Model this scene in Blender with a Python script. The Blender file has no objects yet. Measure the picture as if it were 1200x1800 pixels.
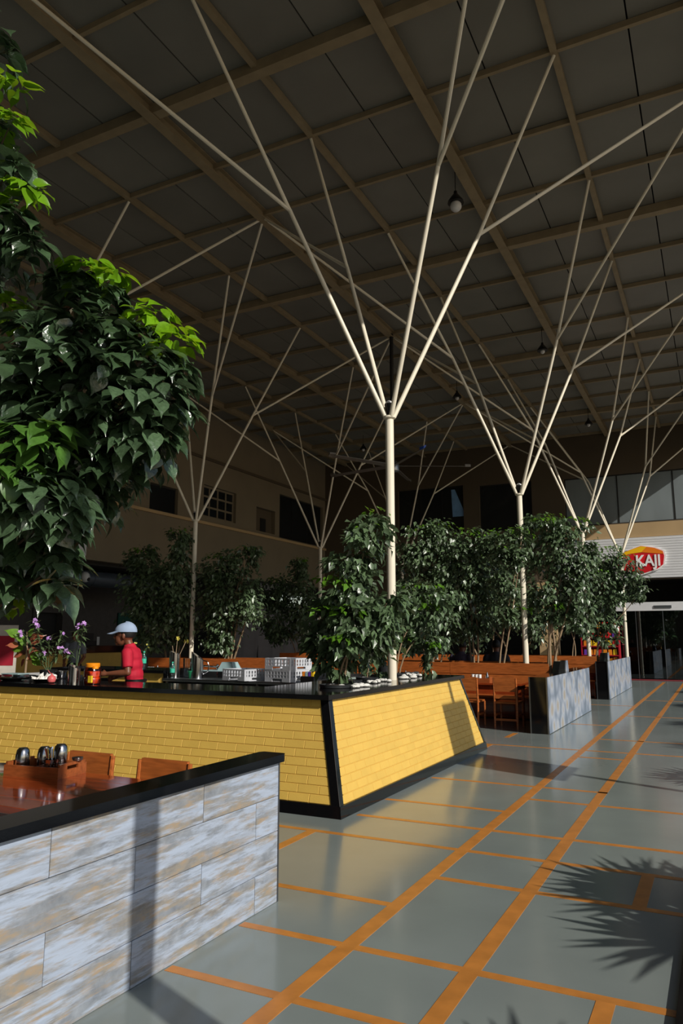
import bpy, math, random
import numpy as np
from mathutils import Vector, Matrix, Quaternion
random.seed(7); rng = np.random.default_rng(11)
scene = bpy.context.scene
COL = scene.collection

# ------------------------------------------------------------------ camera
cam_d = bpy.data.cameras.new('camera'); cam = bpy.data.objects.new('camera', cam_d); COL.objects.link(cam)
cam_d.sensor_fit = 'VERTICAL'; cam_d.sensor_height = 36.0; cam_d.lens = 1293.0 * 36.0 / 1800.0
cam_d.clip_start = 0.05; cam_d.clip_end = 400
cam.location = (0, 0, 1.55)
cam.rotation_euler = (math.radians(90 + 9.656), 0, math.radians(26.78))
scene.camera = cam

# ------------------------------------------------------------------ light
SUN_EL = math.radians(31.0)
SUN_V = Vector((0.931 * math.cos(SUN_EL), -0.365 * math.cos(SUN_EL), math.sin(SUN_EL)))
sd = bpy.data.lights.new('sun', 'SUN'); sd.energy = 4.0; sd.angle = math.radians(0.6); sd.color = (1.0, 0.955, 0.87)
sun = bpy.data.objects.new('sun', sd); COL.objects.link(sun)
sun.rotation_euler = SUN_V.to_track_quat('Z', 'Y').to_euler(); sun.location = (12, -5, 14)
world = bpy.data.worlds.new('world'); scene.world = world; world.use_nodes = True
wn = world.node_tree; wn.nodes.clear()
sky = wn.nodes.new('ShaderNodeTexSky'); sky.sky_type = 'NISHITA'; sky.sun_disc = False
sky.sun_elevation = SUN_EL; sky.sun_rotation = math.atan2(0.931, -0.365)
bg = wn.nodes.new('ShaderNodeBackground'); bg.inputs['Strength'].default_value = 0.075
wo = wn.nodes.new('ShaderNodeOutputWorld')
wn.links.new(sky.outputs[0], bg.inputs['Color']); wn.links.new(bg.outputs[0], wo.inputs['Surface'])
vs = scene.view_settings
vs.view_transform = 'Standard'; vs.look = 'None'; vs.gamma = 1.0; vs.exposure = 0.0; vs.use_curve_mapping = False

# ------------------------------------------------------------------ materials
def srgb(r, g, b):
    f = lambda c: (c / 255 / 12.92) if c / 255 <= 0.04045 else ((c / 255 + 0.055) / 1.055) ** 2.4
    return (f(r), f(g), f(b), 1.0)
MATS = {}
def mul(c, k): return (min(c[0] * k, 1), min(c[1] * k, 1), min(c[2] * k, 1), 1.0)
def mat(name, col, rough=0.5, metal=0.0, var=0.12, scale=6.0, stretch=(1, 1, 1), bump=0.0, bscale=40.0, spec=0.5,
        coat=0.0, trans=0.0, col2=None, ior=1.45, rnd=0.0, transl=0.0, island=False, emit=None, estr=0.0):
    m = bpy.data.materials.new(name); m.use_nodes = True; MATS[name] = m
    nt = m.node_tree; N = nt.nodes; Lk = nt.links; P = N['Principled BSDF']
    P.inputs['Roughness'].default_value = rough; P.inputs['Metallic'].default_value = metal
    P.inputs['Specular IOR Level'].default_value = spec; P.inputs['Coat Weight'].default_value = coat
    P.inputs['Coat Roughness'].default_value = 0.08
    P.inputs['Transmission Weight'].default_value = trans; P.inputs['IOR'].default_value = ior
    tc = N.new('ShaderNodeTexCoord'); mp = N.new('ShaderNodeMapping'); mp.inputs['Scale'].default_value = stretch
    Lk.new(tc.outputs['Object'], mp.inputs['Vector'])
    oi = N.new('ShaderNodeObjectInfo')
    va = N.new('ShaderNodeVectorMath'); va.operation = 'MULTIPLY_ADD'
    cb = N.new('ShaderNodeCombineXYZ')
    for i in range(3): Lk.new(oi.outputs['Random'], cb.inputs[i])
    va.inputs[1].default_value = (37, 53, 71)
    Lk.new(cb.outputs[0], va.inputs[0]); Lk.new(mp.outputs[0], va.inputs[2])
    nz = N.new('ShaderNodeTexNoise'); nz.inputs['Scale'].default_value = scale; nz.inputs['Detail'].default_value = 5
    Lk.new(va.outputs[0], nz.inputs['Vector'])
    rp = N.new('ShaderNodeValToRGB'); rp.color_ramp.elements[0].position = 0.3; rp.color_ramp.elements[1].position = 0.7
    rp.color_ramp.elements[0].color = mul(col, 1 - var); rp.color_ramp.elements[1].color = col2 if col2 else mul(col, 1 + var)
    Lk.new(nz.outputs['Fac'], rp.inputs['Fac'])
    out = rp.outputs['Color']
    if rnd:
        hs = N.new('ShaderNodeHueSaturation'); mr = N.new('ShaderNodeMapRange')
        mr.inputs['To Min'].default_value = 1 - rnd; mr.inputs['To Max'].default_value = 1 + rnd
        if island:
            ge = N.new('ShaderNodeNewGeometry'); Lk.new(ge.outputs['Random Per Island'], mr.inputs['Value'])
        else:
            Lk.new(oi.outputs['Random'], mr.inputs['Value'])
        Lk.new(mr.outputs[0], hs.inputs['Value']); Lk.new(out, hs.inputs['Color']); out = hs.outputs['Color']
    Lk.new(out, P.inputs['Base Color'])
    if emit:
        P.inputs['Emission Color'].default_value = emit; P.inputs['Emission Strength'].default_value = estr
    if bump:
        nb = N.new('ShaderNodeTexNoise'); nb.inputs['Scale'].default_value = bscale; nb.inputs['Detail'].default_value = 3
        Lk.new(va.outputs[0], nb.inputs['Vector'])
        bp = N.new('ShaderNodeBump'); bp.inputs['Strength'].default_value = bump; bp.inputs['Distance'].default_value = 0.01
        Lk.new(nb.outputs['Fac'], bp.inputs['Height']); Lk.new(bp.outputs[0], P.inputs['Normal'])
    if transl:
        tr = N.new('ShaderNodeBsdfTranslucent'); mx = N.new('ShaderNodeMixShader'); mx.inputs[0].default_value = transl
        hs2 = N.new('ShaderNodeHueSaturation'); hs2.inputs['Hue'].default_value = 0.47; hs2.inputs['Value'].default_value = 1.6
        Lk.new(out, hs2.inputs['Color']); Lk.new(hs2.outputs[0], tr.inputs['Color'])
        Lk.new(P.outputs[0], mx.inputs[1]); Lk.new(tr.outputs[0], mx.inputs[2])
        Lk.new(mx.outputs[0], N['Material Output'].inputs['Surface'])
    return m
def glass_mat(name, tint, refl=0.12, rough=0.02):
    m = bpy.data.materials.new(name); m.use_nodes = True; MATS[name] = m
    nt = m.node_tree; N = nt.nodes; N.clear()
    o = N.new('ShaderNodeOutputMaterial'); mx = N.new('ShaderNodeMixShader'); t = N.new('ShaderNodeBsdfTransparent')
    g = N.new('ShaderNodeBsdfGlossy'); fr = N.new('ShaderNodeFresnel'); fr.inputs['IOR'].default_value = 1.5
    ad = N.new('ShaderNodeMath'); ad.operation = 'ADD'; ad.inputs[1].default_value = refl; ad.use_clamp = True
    t.inputs['Color'].default_value = tint; g.inputs['Roughness'].default_value = rough; g.inputs['Color'].default_value = (.9, .95, 1, 1)
    nt.links.new(fr.outputs[0], ad.inputs[0]); nt.links.new(ad.outputs[0], mx.inputs[0])
    nt.links.new(t.outputs[0], mx.inputs[1]); nt.links.new(g.outputs[0], mx.inputs[2]); nt.links.new(mx.outputs[0], o.inputs['Surface'])
    return m

mat('floor_epoxy', srgb(126, 134, 131), 0.16, var=0.07, scale=1.6, spec=0.6, bump=0.02, bscale=9)
mat('orange_paint', srgb(186, 120, 54), 0.35, var=0.14, scale=9, bump=0.05)
mat('pavement', srgb(150, 140, 125), 0.85, var=0.15, scale=3, bump=0.2)
mat('black_granite', srgb(14, 14, 16), 0.09, var=0.5, scale=160, spec=0.55)
mat('yellow_paint', srgb(213, 175, 84), 0.42, var=0.05, scale=4, bump=0.08, bscale=70, rnd=0.03)
mat('yellow_joint', srgb(200, 162, 78), 0.6, var=0.05)
mat('cream_steel', srgb(226, 217, 196), 0.42, var=0.03)
mat('beam_paint', srgb(140, 124, 96), 0.5, var=0.12, scale=5)
mat('roof_panel', srgb(116, 114, 106), 0.42, var=0.10, scale=0.9, rnd=0.09, spec=0.5)
mat('roof_sheet', srgb(30, 28, 26), 0.9)
mat('wall_beige', srgb(118, 106, 86), 0.8, var=0.06, scale=1.2)
mat('wall_brown', srgb(84, 72, 56), 0.8, var=0.06, scale=1.2)
mat('wall_tan', srgb(176, 148, 108), 0.8, var=0.06, scale=1.2)
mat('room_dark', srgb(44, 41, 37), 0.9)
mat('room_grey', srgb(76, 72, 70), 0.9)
mat('white_cladding', srgb(215, 215, 216), 0.5, var=0.03)
mat('white_plastic', srgb(200, 200, 200), 0.4, var=0.03)
mat('dark_frame', srgb(30, 29, 28), 0.5)
mat('window_glass', srgb(26, 30, 33), 0.12, spec=0.8, var=0.25, scale=0.8)
mat('tinted_screen', srgb(122, 130, 132), 0.3, spec=0.5, var=0.16, scale=1.1, stretch=(1, 1, .3))
mat('sky_reflection_paint', srgb(120, 160, 205), 0.08, spec=0.8)  # colour of the sky reflection painted on a far window
mat('wood_orange', srgb(168, 92, 42), 0.36, var=0.28, scale=5, stretch=(1.2, 9, 9), bump=0.03, coat=0.1, rnd=0.10)
mat('wood_table', srgb(140, 58, 26), 0.12, var=0.35, scale=3.2, stretch=(1.0, 9, 9), coat=0.8, rnd=0.05)
mat('wood_tray', srgb(140, 74, 36), 0.38, var=0.25, scale=6, stretch=(2, 8, 8), rnd=0.08)
mat('steel', srgb(190, 190, 192), 0.18, metal=1.0, var=0.05)
mat('steel_dull', srgb(150, 152, 155), 0.34, metal=1.0, var=0.08)
mat('chrome', srgb(215, 215, 218), 0.08, metal=1.0, var=0.02)
mat('black_plastic', srgb(20, 20, 21), 0.4)
mat('pot_black', srgb(38, 40, 42), 0.45)
mat('soil', srgb(52, 38, 28), 0.95, bump=0.5)
mat('bark', srgb(142, 120, 94), 0.8, var=0.3, scale=14, stretch=(1, 1, .3), bump=0.3)
mat('bark_dark', srgb(74, 60, 46), 0.85, var=0.3, scale=14, bump=0.3)
LEAFOPT = dict(rough=0.27, var=0.25, scale=9, spec=1.0, transl=0.14, coat=0.3)
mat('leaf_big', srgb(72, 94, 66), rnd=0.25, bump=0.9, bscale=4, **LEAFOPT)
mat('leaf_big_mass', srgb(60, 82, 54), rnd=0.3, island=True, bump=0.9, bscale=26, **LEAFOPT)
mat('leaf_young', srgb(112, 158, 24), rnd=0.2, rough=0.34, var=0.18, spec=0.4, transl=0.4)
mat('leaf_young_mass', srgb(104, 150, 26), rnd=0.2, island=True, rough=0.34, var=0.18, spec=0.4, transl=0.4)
mat('leaf_fresh', srgb(74, 112, 46), rnd=0.22, rough=0.28, var=0.2, spec=0.5, transl=0.28)
mat('leaf_mid', srgb(84, 104, 72), rnd=0.38, island=True, rough=0.36, var=0.2, spec=0.9, transl=0.2)
mat('leaf_mid_part', srgb(86, 108, 74), rnd=0.38, rough=0.36, var=0.2, spec=0.9, transl=0.2)
mat('leaf_mid_young', srgb(84, 128, 34), rnd=0.22, island=True, rough=0.36, var=0.2, spec=0.4, transl=0.3)
mat('leaf_croton_red', srgb(160, 92, 68), rnd=0.2, rough=0.35, var=0.35, scale=20, transl=0.15)
mat('leaf_croton_green', srgb(104, 146, 52), rnd=0.2, rough=0.3, var=0.25, transl=0.25)
mat('leaf_dark_small', srgb(88, 108, 72), rnd=0.2, rough=0.4, transl=0.2)
mat('petal_purple', srgb(204, 154, 224), 0.5, var=0.12, transl=0.25)
mat('petal_yellow', srgb(200, 190, 90), 0.5, var=0.12, transl=0.2)
mat('palm_leaf', srgb(56, 90, 40), 0.4, transl=0.15)
mat('orange_lid', srgb(232, 140, 18), 0.35, var=0.04)
mat('pickle', srgb(196, 62, 12), 0.3, var=0.45, scale=26)
mat('label_yellow', srgb(220, 190, 40), 0.5)
mat('teal_label', srgb(60, 180, 150), 0.45)
mat('green_plastic', srgb(40, 130, 88), 0.4)
mat('crate_grey', srgb(190, 192, 198), 0.5, var=0.05)
mat('pebble', srgb(222, 220, 214), 0.55, var=0.06, rnd=0.06)
mat('garlic', srgb(226, 222, 216), 0.5, var=0.08)
mat('pink_onion', srgb(200, 96, 96), 0.4, var=0.2)
mat('teal_box', srgb(150, 175, 178), 0.35)
mat('skin', srgb(110, 66, 46), 0.45, var=0.08, scale=8)
mat('shirt_red', srgb(176, 18, 46), 0.75, var=0.10, scale=9, bump=0.15, bscale=16)
mat('cap_blue', srgb(146, 164, 190), 0.8, var=0.06, scale=14)
mat('trouser_black', srgb(22, 22, 24), 0.8)
mat('shirt_grey', srgb(96, 100, 110), 0.8)
mat('shirt_plum', srgb(66, 58, 76), 0.8)
mat('shirt_dark', srgb(38, 38, 46), 0.8)
mat('hair', srgb(14, 12, 11), 0.6)
mat('eye', srgb(24, 18, 16), 0.2)
mat('sign_red', srgb(205, 26, 36), 0.4, var=0.03)
mat('sign_yellow', srgb(246, 190, 20), 0.4, var=0.03)
mat('sign_orange', srgb(236, 126, 24), 0.4, var=0.03)
mat('letter_shaded_white', srgb(126, 126, 126), 0.5)
mat('sign_and_glint_white', srgb(238, 238, 236), 0.45, var=0.02)
mat('duct_metal', srgb(92, 100, 110), 0.35, metal=0.6, var=0.08)
mat('green_board', srgb(18, 70, 60), 0.6)
mat('tarp_grey', srgb(112, 108, 110), 0.75, var=0.10, scale=2)
mat('poster_white', srgb(190, 182, 172), 0.6)
mat('poster_red', srgb(150, 24, 44), 0.6)
mat('red_shelf', srgb(156, 22, 36), 0.45)
mat('pack_yellow', srgb(230, 190, 40), 0.35, rnd=0.15); mat('pack_purple', srgb(96, 60, 160), 0.35, rnd=0.15)
mat('pack_red', srgb(200, 40, 40), 0.35, rnd=0.15); mat('pack_orange', srgb(226, 130, 40), 0.35, rnd=0.15)
mat('mat_red', srgb(110, 18, 26), 0.9)
mat('menu_paper', srgb(150, 140, 128), 0.5, var=0.5, scale=7)
mat('lamp_bulb', srgb(205, 205, 205), 0.3)
mat('fan_blade', srgb(96, 90, 80), 0.45); mat('fan_tip', srgb(40, 90, 190), 0.4)
glass_mat('door_glass', (.62, .66, .66, 1), 0.04); glass_mat('jar_plastic', (.95, .9, .85, 1), 0.05, 0.05); glass_mat('bottle_plastic', (.88, .95, .95, 1), 0.06, 0.05)

# distressed plank laminate: pale blue-grey paint over tan and grey streaks that run along each plank
def plank_material():
    m = bpy.data.materials.new('plank_laminate'); m.use_nodes = True; MATS['plank_laminate'] = m
    nt = m.node_tree; N = nt.nodes; L = nt.links; P = N['Principled BSDF']; P.inputs['Roughness'].default_value = 0.38
    tc = N.new('ShaderNodeTexCoord'); oi = N.new('ShaderNodeObjectInfo'); cb = N.new('ShaderNodeCombineXYZ')
    for i in range(3): L.new(oi.outputs['Random'], cb.inputs[i])
    def noise(sc, stretch, off, det=6, rgh=0.6):
        mp = N.new('ShaderNodeMapping'); mp.inputs['Scale'].default_value = stretch
        va = N.new('ShaderNodeVectorMath'); va.operation = 'MULTIPLY_ADD'; va.inputs[1].default_value = off
        n = N.new('ShaderNodeTexNoise'); n.inputs['Scale'].default_value = sc; n.inputs['Detail'].default_value = det; n.inputs['Roughness'].default_value = rgh
        n.inputs['Distortion'].default_value = 0.12
        L.new(tc.outputs['Object'], mp.inputs['Vector']); L.new(cb.outputs[0], va.inputs[0]); L.new(mp.outputs[0], va.inputs[2]); L.new(va.outputs[0], n.inputs['Vector'])
        return n.outputs['Fac']
    def ramp(fac, stops):
        r = N.new('ShaderNodeValToRGB'); e = r.color_ramp.elements
        e[0].position, e[0].color = stops[0]; e[1].position, e[1].color = stops[-1]
        for p, c in stops[1:-1]:
            k = e.new(p); k.color = c
        L.new(fac, r.inputs['Fac']); return r.outputs['Color']
    def mixc(f, a, b):
        x = N.new('ShaderNodeMix'); x.data_type = 'RGBA'; L.new(f, x.inputs['Factor']); L.new(a, x.inputs['A']); L.new(b, x.inputs['B']); return x.outputs['Result']
    blue = ramp(noise(2.4, (1, 1, 9), (31, 57, 83)), [(0.3, srgb(144, 154, 170)), (0.5, srgb(166, 178, 197)), (0.72, srgb(152, 161, 176))])
    tan = ramp(noise(9, (1, 1, 2.5), (11, 23, 91)), [(0.3, srgb(112, 110, 108)), (0.5, srgb(140, 134, 124)), (0.62, srgb(158, 138, 112)), (0.8, srgb(138, 138, 138))])
    grey = ramp(noise(5, (3, 1, 3), (71, 13, 47)), [(0.3, srgb(112, 118, 126)), (0.7, srgb(146, 152, 160))])
    w = N.new('ShaderNodeMath'); w.operation = 'ADD'; w.use_clamp = True
    n1 = noise(1.7, (1, 1, 9), (17, 43, 61), 9, 0.7); n2 = noise(2.4, (1.0, 1, 7), (97, 19, 29), 9, 0.7)
    f1 = ramp(n1, [(0.455, (0, 0, 0, 1)), (0.56, (.95, .95, .95, 1))]); f2 = ramp(n2, [(0.50, (0, 0, 0, 1)), (0.61, (.95, .95, .95, 1))])
    c = mixc(f2, mixc(f1, blue, tan), grey)
    L.new(c, P.inputs['Base Color'])
    bp = N.new('ShaderNodeBump'); bp.inputs['Strength'].default_value = 0.12; bp.inputs['Distance'].default_value = 0.004
    L.new(noise(40, (1, 1, 3), (5, 7, 3)), bp.inputs['Height']); L.new(bp.outputs[0], P.inputs['Normal'])
plank_material()
def floral_material():
    m = bpy.data.materials.new('floral_laminate'); m.use_nodes = True; MATS['floral_laminate'] = m
    nt = m.node_tree; N = nt.nodes; L = nt.links; P = N['Principled BSDF']; P.inputs['Roughness'].default_value = 0.32
    tc = N.new('ShaderNodeTexCoord'); n = N.new('ShaderNodeTexNoise'); n.inputs['Scale'].default_value = 3; n.inputs['Detail'].default_value = 3
    L.new(tc.outputs['Object'], n.inputs['Vector'])
    mx = N.new('ShaderNodeMix'); mx.data_type = 'VECTOR'; mx.inputs['Factor'].default_value = 0.12
    L.new(tc.outputs['Object'], mx.inputs['A']); L.new(n.outputs['Color'], mx.inputs['B'])
    v = N.new('ShaderNodeTexVoronoi'); v.inputs['Scale'].default_value = 3.6; L.new(mx.outputs['Result'], v.inputs['Vector'])
    r = N.new('ShaderNodeValToRGB'); e = r.color_ramp.elements
    e[0].position = 0.05; e[0].color = srgb(158, 150, 138); e[1].position = 0.75; e[1].color = srgb(112, 124, 140)
    for p, c in ((0.24, srgb(160, 156, 150)), (0.36, srgb(168, 174, 184)), (0.55, srgb(142, 152, 168))):
        k = e.new(p); k.color = c
    L.new(v.outputs['Distance'], r.inputs['Fac']); L.new(r.outputs['Color'], P.inputs['Base Color'])
floral_material()

# ------------------------------------------------------------------ geometry helpers
class MB:
    def __init__(s): s.v = []; s.f = []; s.sm = False
    def add(s, vs, fs):
        b = len(s.v); s.v += [tuple(p) for p in vs]; s.f += [tuple(i + b for i in q) for q in fs]; return s
    def bm(s, x0, y0, z0, x1, y1, z1):
        return s.add([(x0, y0, z0), (x1, y0, z0), (x1, y1, z0), (x0, y1, z0), (x0, y0, z1), (x1, y0, z1), (x1, y1, z1), (x0, y1, z1)],
                     [(0, 3, 2, 1), (4, 5, 6, 7), (0, 1, 5, 4), (1, 2, 6, 5), (2, 3, 7, 6), (3, 0, 4, 7)])
    def box(s, c, d, rz=0.0, bev=0.0):
        x, y, z = (k / 2 for k in d)
        if bev:
            b = bev; pts = []
            for zz, k in ((-z, b), (-z + b, 0), (z - b, 0), (z, b)):
                for px, py in ((-x + k, -y + k), (x - k, -y + k), (x - k, y - k), (-x + k, y - k)): pts.append((px, py, zz))
            fs = [(3, 2, 1, 0), (12, 13, 14, 15)]
            for l in range(3):
                for i in range(4): j = (i + 1) % 4; fs.append((l * 4 + i, l * 4 + j, l * 4 + 4 + j, l * 4 + 4 + i))
        else:
            pts = [(-x, -y, -z), (x, -y, -z), (x, y, -z), (-x, y, -z), (-x, -y, z), (x, -y, z), (x, y, z), (-x, y, z)]
            fs = [(0, 3, 2, 1), (4, 5, 6, 7), (0, 1, 5, 4), (1, 2, 6, 5), (2, 3, 7, 6), (3, 0, 4, 7)]
        cs, sn = math.cos(rz), math.sin(rz)
        return s.add([(c[0] + a * cs - b * sn, c[1] + a * sn + b * cs, c[2] + k) for a, b, k in pts], fs)
    def hexa(s, p):
        return s.add(p, [(0, 3, 2, 1), (4, 5, 6, 7), (0, 1, 5, 4), (1, 2, 6, 5), (2, 3, 7, 6), (3, 0, 4, 7)])
    def tube(s, pts, rad, n=8, cap=True):
        pts = [Vector(p) for p in pts]
        if not hasattr(rad, '__len__'): rad = [rad] * len(pts)
        t0 = (pts[1] - pts[0]).normalized()
        u = t0.orthogonal().normalized(); vs = []
        for i, p in enumerate(pts):
            t = (pts[min(i + 1, len(pts) - 1)] - pts[max(i - 1, 0)]).normalized()
            u = (u - t * u.dot(t)).normalized(); w = t.cross(u)
            for k in range(n):
                a = 2 * math.pi * k / n; vs.append(p + (u * math.cos(a) + w * math.sin(a)) * rad[i])
        fs = []
        for i in range(len(pts) - 1):
            for k in range(n):
                j = (k + 1) % n; fs.append((i * n + k, i * n + j, i * n + n + j, i * n + n + k))
        if cap:
            fs.append(tuple(range(n - 1, -1, -1))); fs.append(tuple((len(pts) - 1) * n + k for k in range(n)))
        return s.add(vs, fs)
    def lathe(s, prof, n=16, c=(0, 0, 0)):
        vs = []; fs = []
        for r, z in prof:
            for k in range(n):
                a = 2 * math.pi * k / n; vs.append((c[0] + r * math.cos(a), c[1] + r * math.sin(a), c[2] + z))
        for i in range(len(prof) - 1):
            for k in range(n):
                j = (k + 1) % n; fs.append((i * n + k, i * n + j, i * n + n + j, i * n + n + k))
        if prof[0][0] > 1e-4: fs.append(tuple(range(n - 1, -1, -1)))
        if prof[-1][0] > 1e-4: fs.append(tuple((len(prof) - 1) * n + k for k in range(n)))
        return s.add(vs, fs)
    def ball(s, c, r, n=12, m=8):
        if not hasattr(r, '__len__'): r = (r, r, r)
        vs = [(c[0], c[1], c[2] - r[2])]; fs = []
        for i in range(1, m):
            b = -math.pi / 2 + math.pi * i / m
            for k in range(n):
                a = 2 * math.pi * k / n
                vs.append((c[0] + r[0] * math.cos(b) * math.cos(a), c[1] + r[1] * math.cos(b) * math.sin(a), c[2] + r[2] * math.sin(b)))
        vs.append((c[0], c[1], c[2] + r[2])); e = len(vs) - 1
        for k in range(n):
            j = (k + 1) % n; fs.append((0, 1 + j, 1 + k)); fs.append((e, 1 + (m - 2) * n + k, 1 + (m - 2) * n + j))
            for i in range(m - 2): fs.append((1 + i * n + k, 1 + i * n + j, 1 + (i + 1) * n + j, 1 + (i + 1) * n + k))
        return s.add(vs, fs)
    def prism(s, poly, z0, z1):
        n = len(poly)
        return s.add([(x, y, z0) for x, y in poly] + [(x, y, z1) for x, y in poly],
                     [tuple(range(n - 1, -1, -1)), tuple(range(n, 2 * n))] + [(i, (i + 1) % n, n + (i + 1) % n, n + i) for i in range(n)])
    def prism_y(s, poly, y0, y1):      # polygon in x,z extruded along y
        n = len(poly)
        return s.add([(x, y0, z) for x, z in poly] + [(x, y1, z) for x, z in poly],
                     [tuple(range(n)), tuple(range(2 * n - 1, n - 1, -1))] + [((i + 1) % n, i, n + i, n + (i + 1) % n) for i in range(n)])
    def prism_x(s, poly, x0, x1):      # polygon in y,z extruded along x
        n = len(poly)
        return s.add([(x0, y, z) for y, z in poly] + [(x1, y, z) for y, z in poly],
                     [tuple(range(n - 1, -1, -1)), tuple(range(n, 2 * n))] + [(i, (i + 1) % n, n + (i + 1) % n, n + i) for i in range(n)])
    def mesh(s, name, material, smooth=False):
        me = bpy.data.meshes.new(name); me.from_pydata(s.v, [], s.f); me.update()
        if material: me.materials.append(MATS[material])
        if smooth:
            me.shade_smooth()
            try: me.set_sharp_from_angle(angle=math.radians(42))
            except Exception: pass
        return me
def link(name, me, parent=None, loc=(0, 0, 0), rot=(0, 0, 0), scale=(1, 1, 1)):
    o = bpy.data.objects.new(name, me); COL.objects.link(o); o.location = loc; o.rotation_euler = rot; o.scale = scale
    if parent: o.parent = parent
    return o
def obj(name, mb, material, parent=None, loc=(0, 0, 0), rot=(0, 0, 0), smooth=False):
    return link(name, mb.mesh(name, material, smooth), parent, loc, rot)
def tag(o, label, cat, group=None):
    o['label'] = label; o['category'] = cat
    if group: o['group'] = group
    return o
def thing(name, label, cat, loc=(0, 0, 0), rz=0.0, group=None):
    o = bpy.data.objects.new(name, None); COL.objects.link(o); o.location = loc; o.rotation_euler = (0, 0, rz); o.empty_display_size = 0.1
    return tag(o, label, cat, group)
def struct(name, mb, material, label=None, smooth=False, parent=None):
    o = obj(name, mb, material, parent, smooth=smooth)
    if not parent: o['kind'] = 'structure'
    if label: o['label'] = label
    return o
def dup(root, loc, rz=None, label=None):
    r = root.copy(); COL.objects.link(r); r.location = loc
    if rz is not None: r.rotation_euler = (0, 0, rz)
    if label: r['label'] = label
    for ch in list(root.children):
        c = ch.copy(); COL.objects.link(c); c.parent = r
        for g in list(ch.children):
            d = g.copy(); COL.objects.link(d); d.parent = c
    return r
def remeshed(name, mb, voxel, material, parent, smooth_it=4):
    me = mb.mesh(name + '_src', None); t = bpy.data.objects.new(name + '_src', me); COL.objects.link(t)
    m = t.modifiers.new('r', 'REMESH'); m.mode = 'VOXEL'; m.voxel_size = voxel
    m2 = t.modifiers.new('s', 'SMOOTH'); m2.iterations = smooth_it; m2.factor = 0.5
    dg = bpy.context.evaluated_depsgraph_get(); dg.update()
    out = bpy.data.meshes.new_from_object(t.evaluated_get(dg)); out.name = name
    bpy.data.objects.remove(t); bpy.data.meshes.remove(me)
    out.materials.clear(); out.materials.append(MATS[material]); out.shade_smooth()
    return link(name, out, parent)
def text_mesh(body, size, depth, material, bold=0.0, space=1.0):
    c = bpy.data.curves.new('t', 'FONT'); c.body = body; c.size = size; c.extrude = depth; c.offset = bold; c.align_x = 'LEFT'; c.space_character = space
    t = bpy.data.objects.new('t', c); COL.objects.link(t)
    dg = bpy.context.evaluated_depsgraph_get(); dg.update()
    me = bpy.data.meshes.new_from_object(t.evaluated_get(dg)); bpy.data.objects.remove(t); bpy.data.curves.remove(c)
    me.materials.clear(); me.materials.append(MATS[material]); return me
def wall_cells(mb, axis, at, th, a0, a1, z0, z1, holes):
    A = sorted({a0, a1, *[h[0] for h in holes], *[h[1] for h in holes]}); Z = sorted({z0, z1, *[h[2] for h in holes], *[h[3] for h in holes]})
    for i in range(len(A) - 1):
        for j in range(len(Z) - 1):
            am, zm = (A[i] + A[i + 1]) / 2, (Z[j] + Z[j + 1]) / 2
            if any(h[0] < am < h[1] and h[2] < zm < h[3] for h in holes): continue
            if axis == 'x': mb.bm(at, A[i], Z[j], at + th, A[i + 1], Z[j + 1])
            else: mb.bm(A[i], at, Z[j], A[i + 1], at + th, Z[j + 1])
    return mb
# ================================================================== SETTING
R = 9.54                     # underside of the roof
ROW_X, COL_Y = -3.34, 7.75   # roof grid origin
DX, DY = 1.92, 1.578
fl = struct('floor', MB().bm(-26, -10, -0.2, 1.4, 30, 0), 'floor_epoxy', 'glossy grey painted concrete floor')
def stripe(x0, x1, y0, y1, z=0.002):
    obj('floor_stripe', MB().bm(x0, y0, -0.001, x1, y1, z), 'orange_paint', fl)
stripe(-1.205, -1.115, 0.8, 28.5); stripe(-1.845, -1.755, 0.8, 28.5)
for y, x0, x1 in ((3.03, -2.45, -1.845), (3.03, -1.755, -1.205), (3.64, -2.45, -1.845), (3.64, -1.755, -1.205), (3.64, -1.115, -.27),
                  (4.28, -2.62, -1.845), (4.87, -1.755, -1.205), (4.87, -1.115, -.27), (5.55, -3.4, -1.845), (5.55, -1.755, -1.205), (5.55, -1.115, -.27),
                  (6.2, -2.97, -1.845), (6.2, -1.755, -1.205), (6.2, -1.115, -.27), (6.9, -3.0, -1.845), (7.52, -1.755, -1.205), (7.52, -1.115, -.27),
                  (8.15, -2.98, -1.845), (8.15, -1.755, -1.115), (10.38, -1.755, -1.205), (11.0, -3.2, -1.845), (11.0, -1.755, -1.205), (11.0, -1.115, -.3),
                  (12.3, -1.755, -.3), (14.2, -2.5, -1.845), (16.1, -1.755, -.3), (18.4, -3.2, -1.845), (20.2, -1.755, -.3)):
    stripe(x0, x1, y - .03, y + .03)
for x, y0, y1 in ((-.53, 4.9, 5.52), (-.55, 3.06, 3.61), (-3.06, 4.9, 5.52), (-3.1, 10.57, 10.97), (-3.08, 11.84, 12.43)):
    stripe(x - .04, x + .04, y0, y1)
struct('trim_1', MB().bm(-.27, -4, 0, .15, 28, .03), 'black_granite', 'black granite kerb along the open side of the walkway')
struct('ground', MB().bm(1.4, -60, -0.25, 90, 90, -0.05), 'pavement', 'sunlit paving outside the open side')

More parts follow.
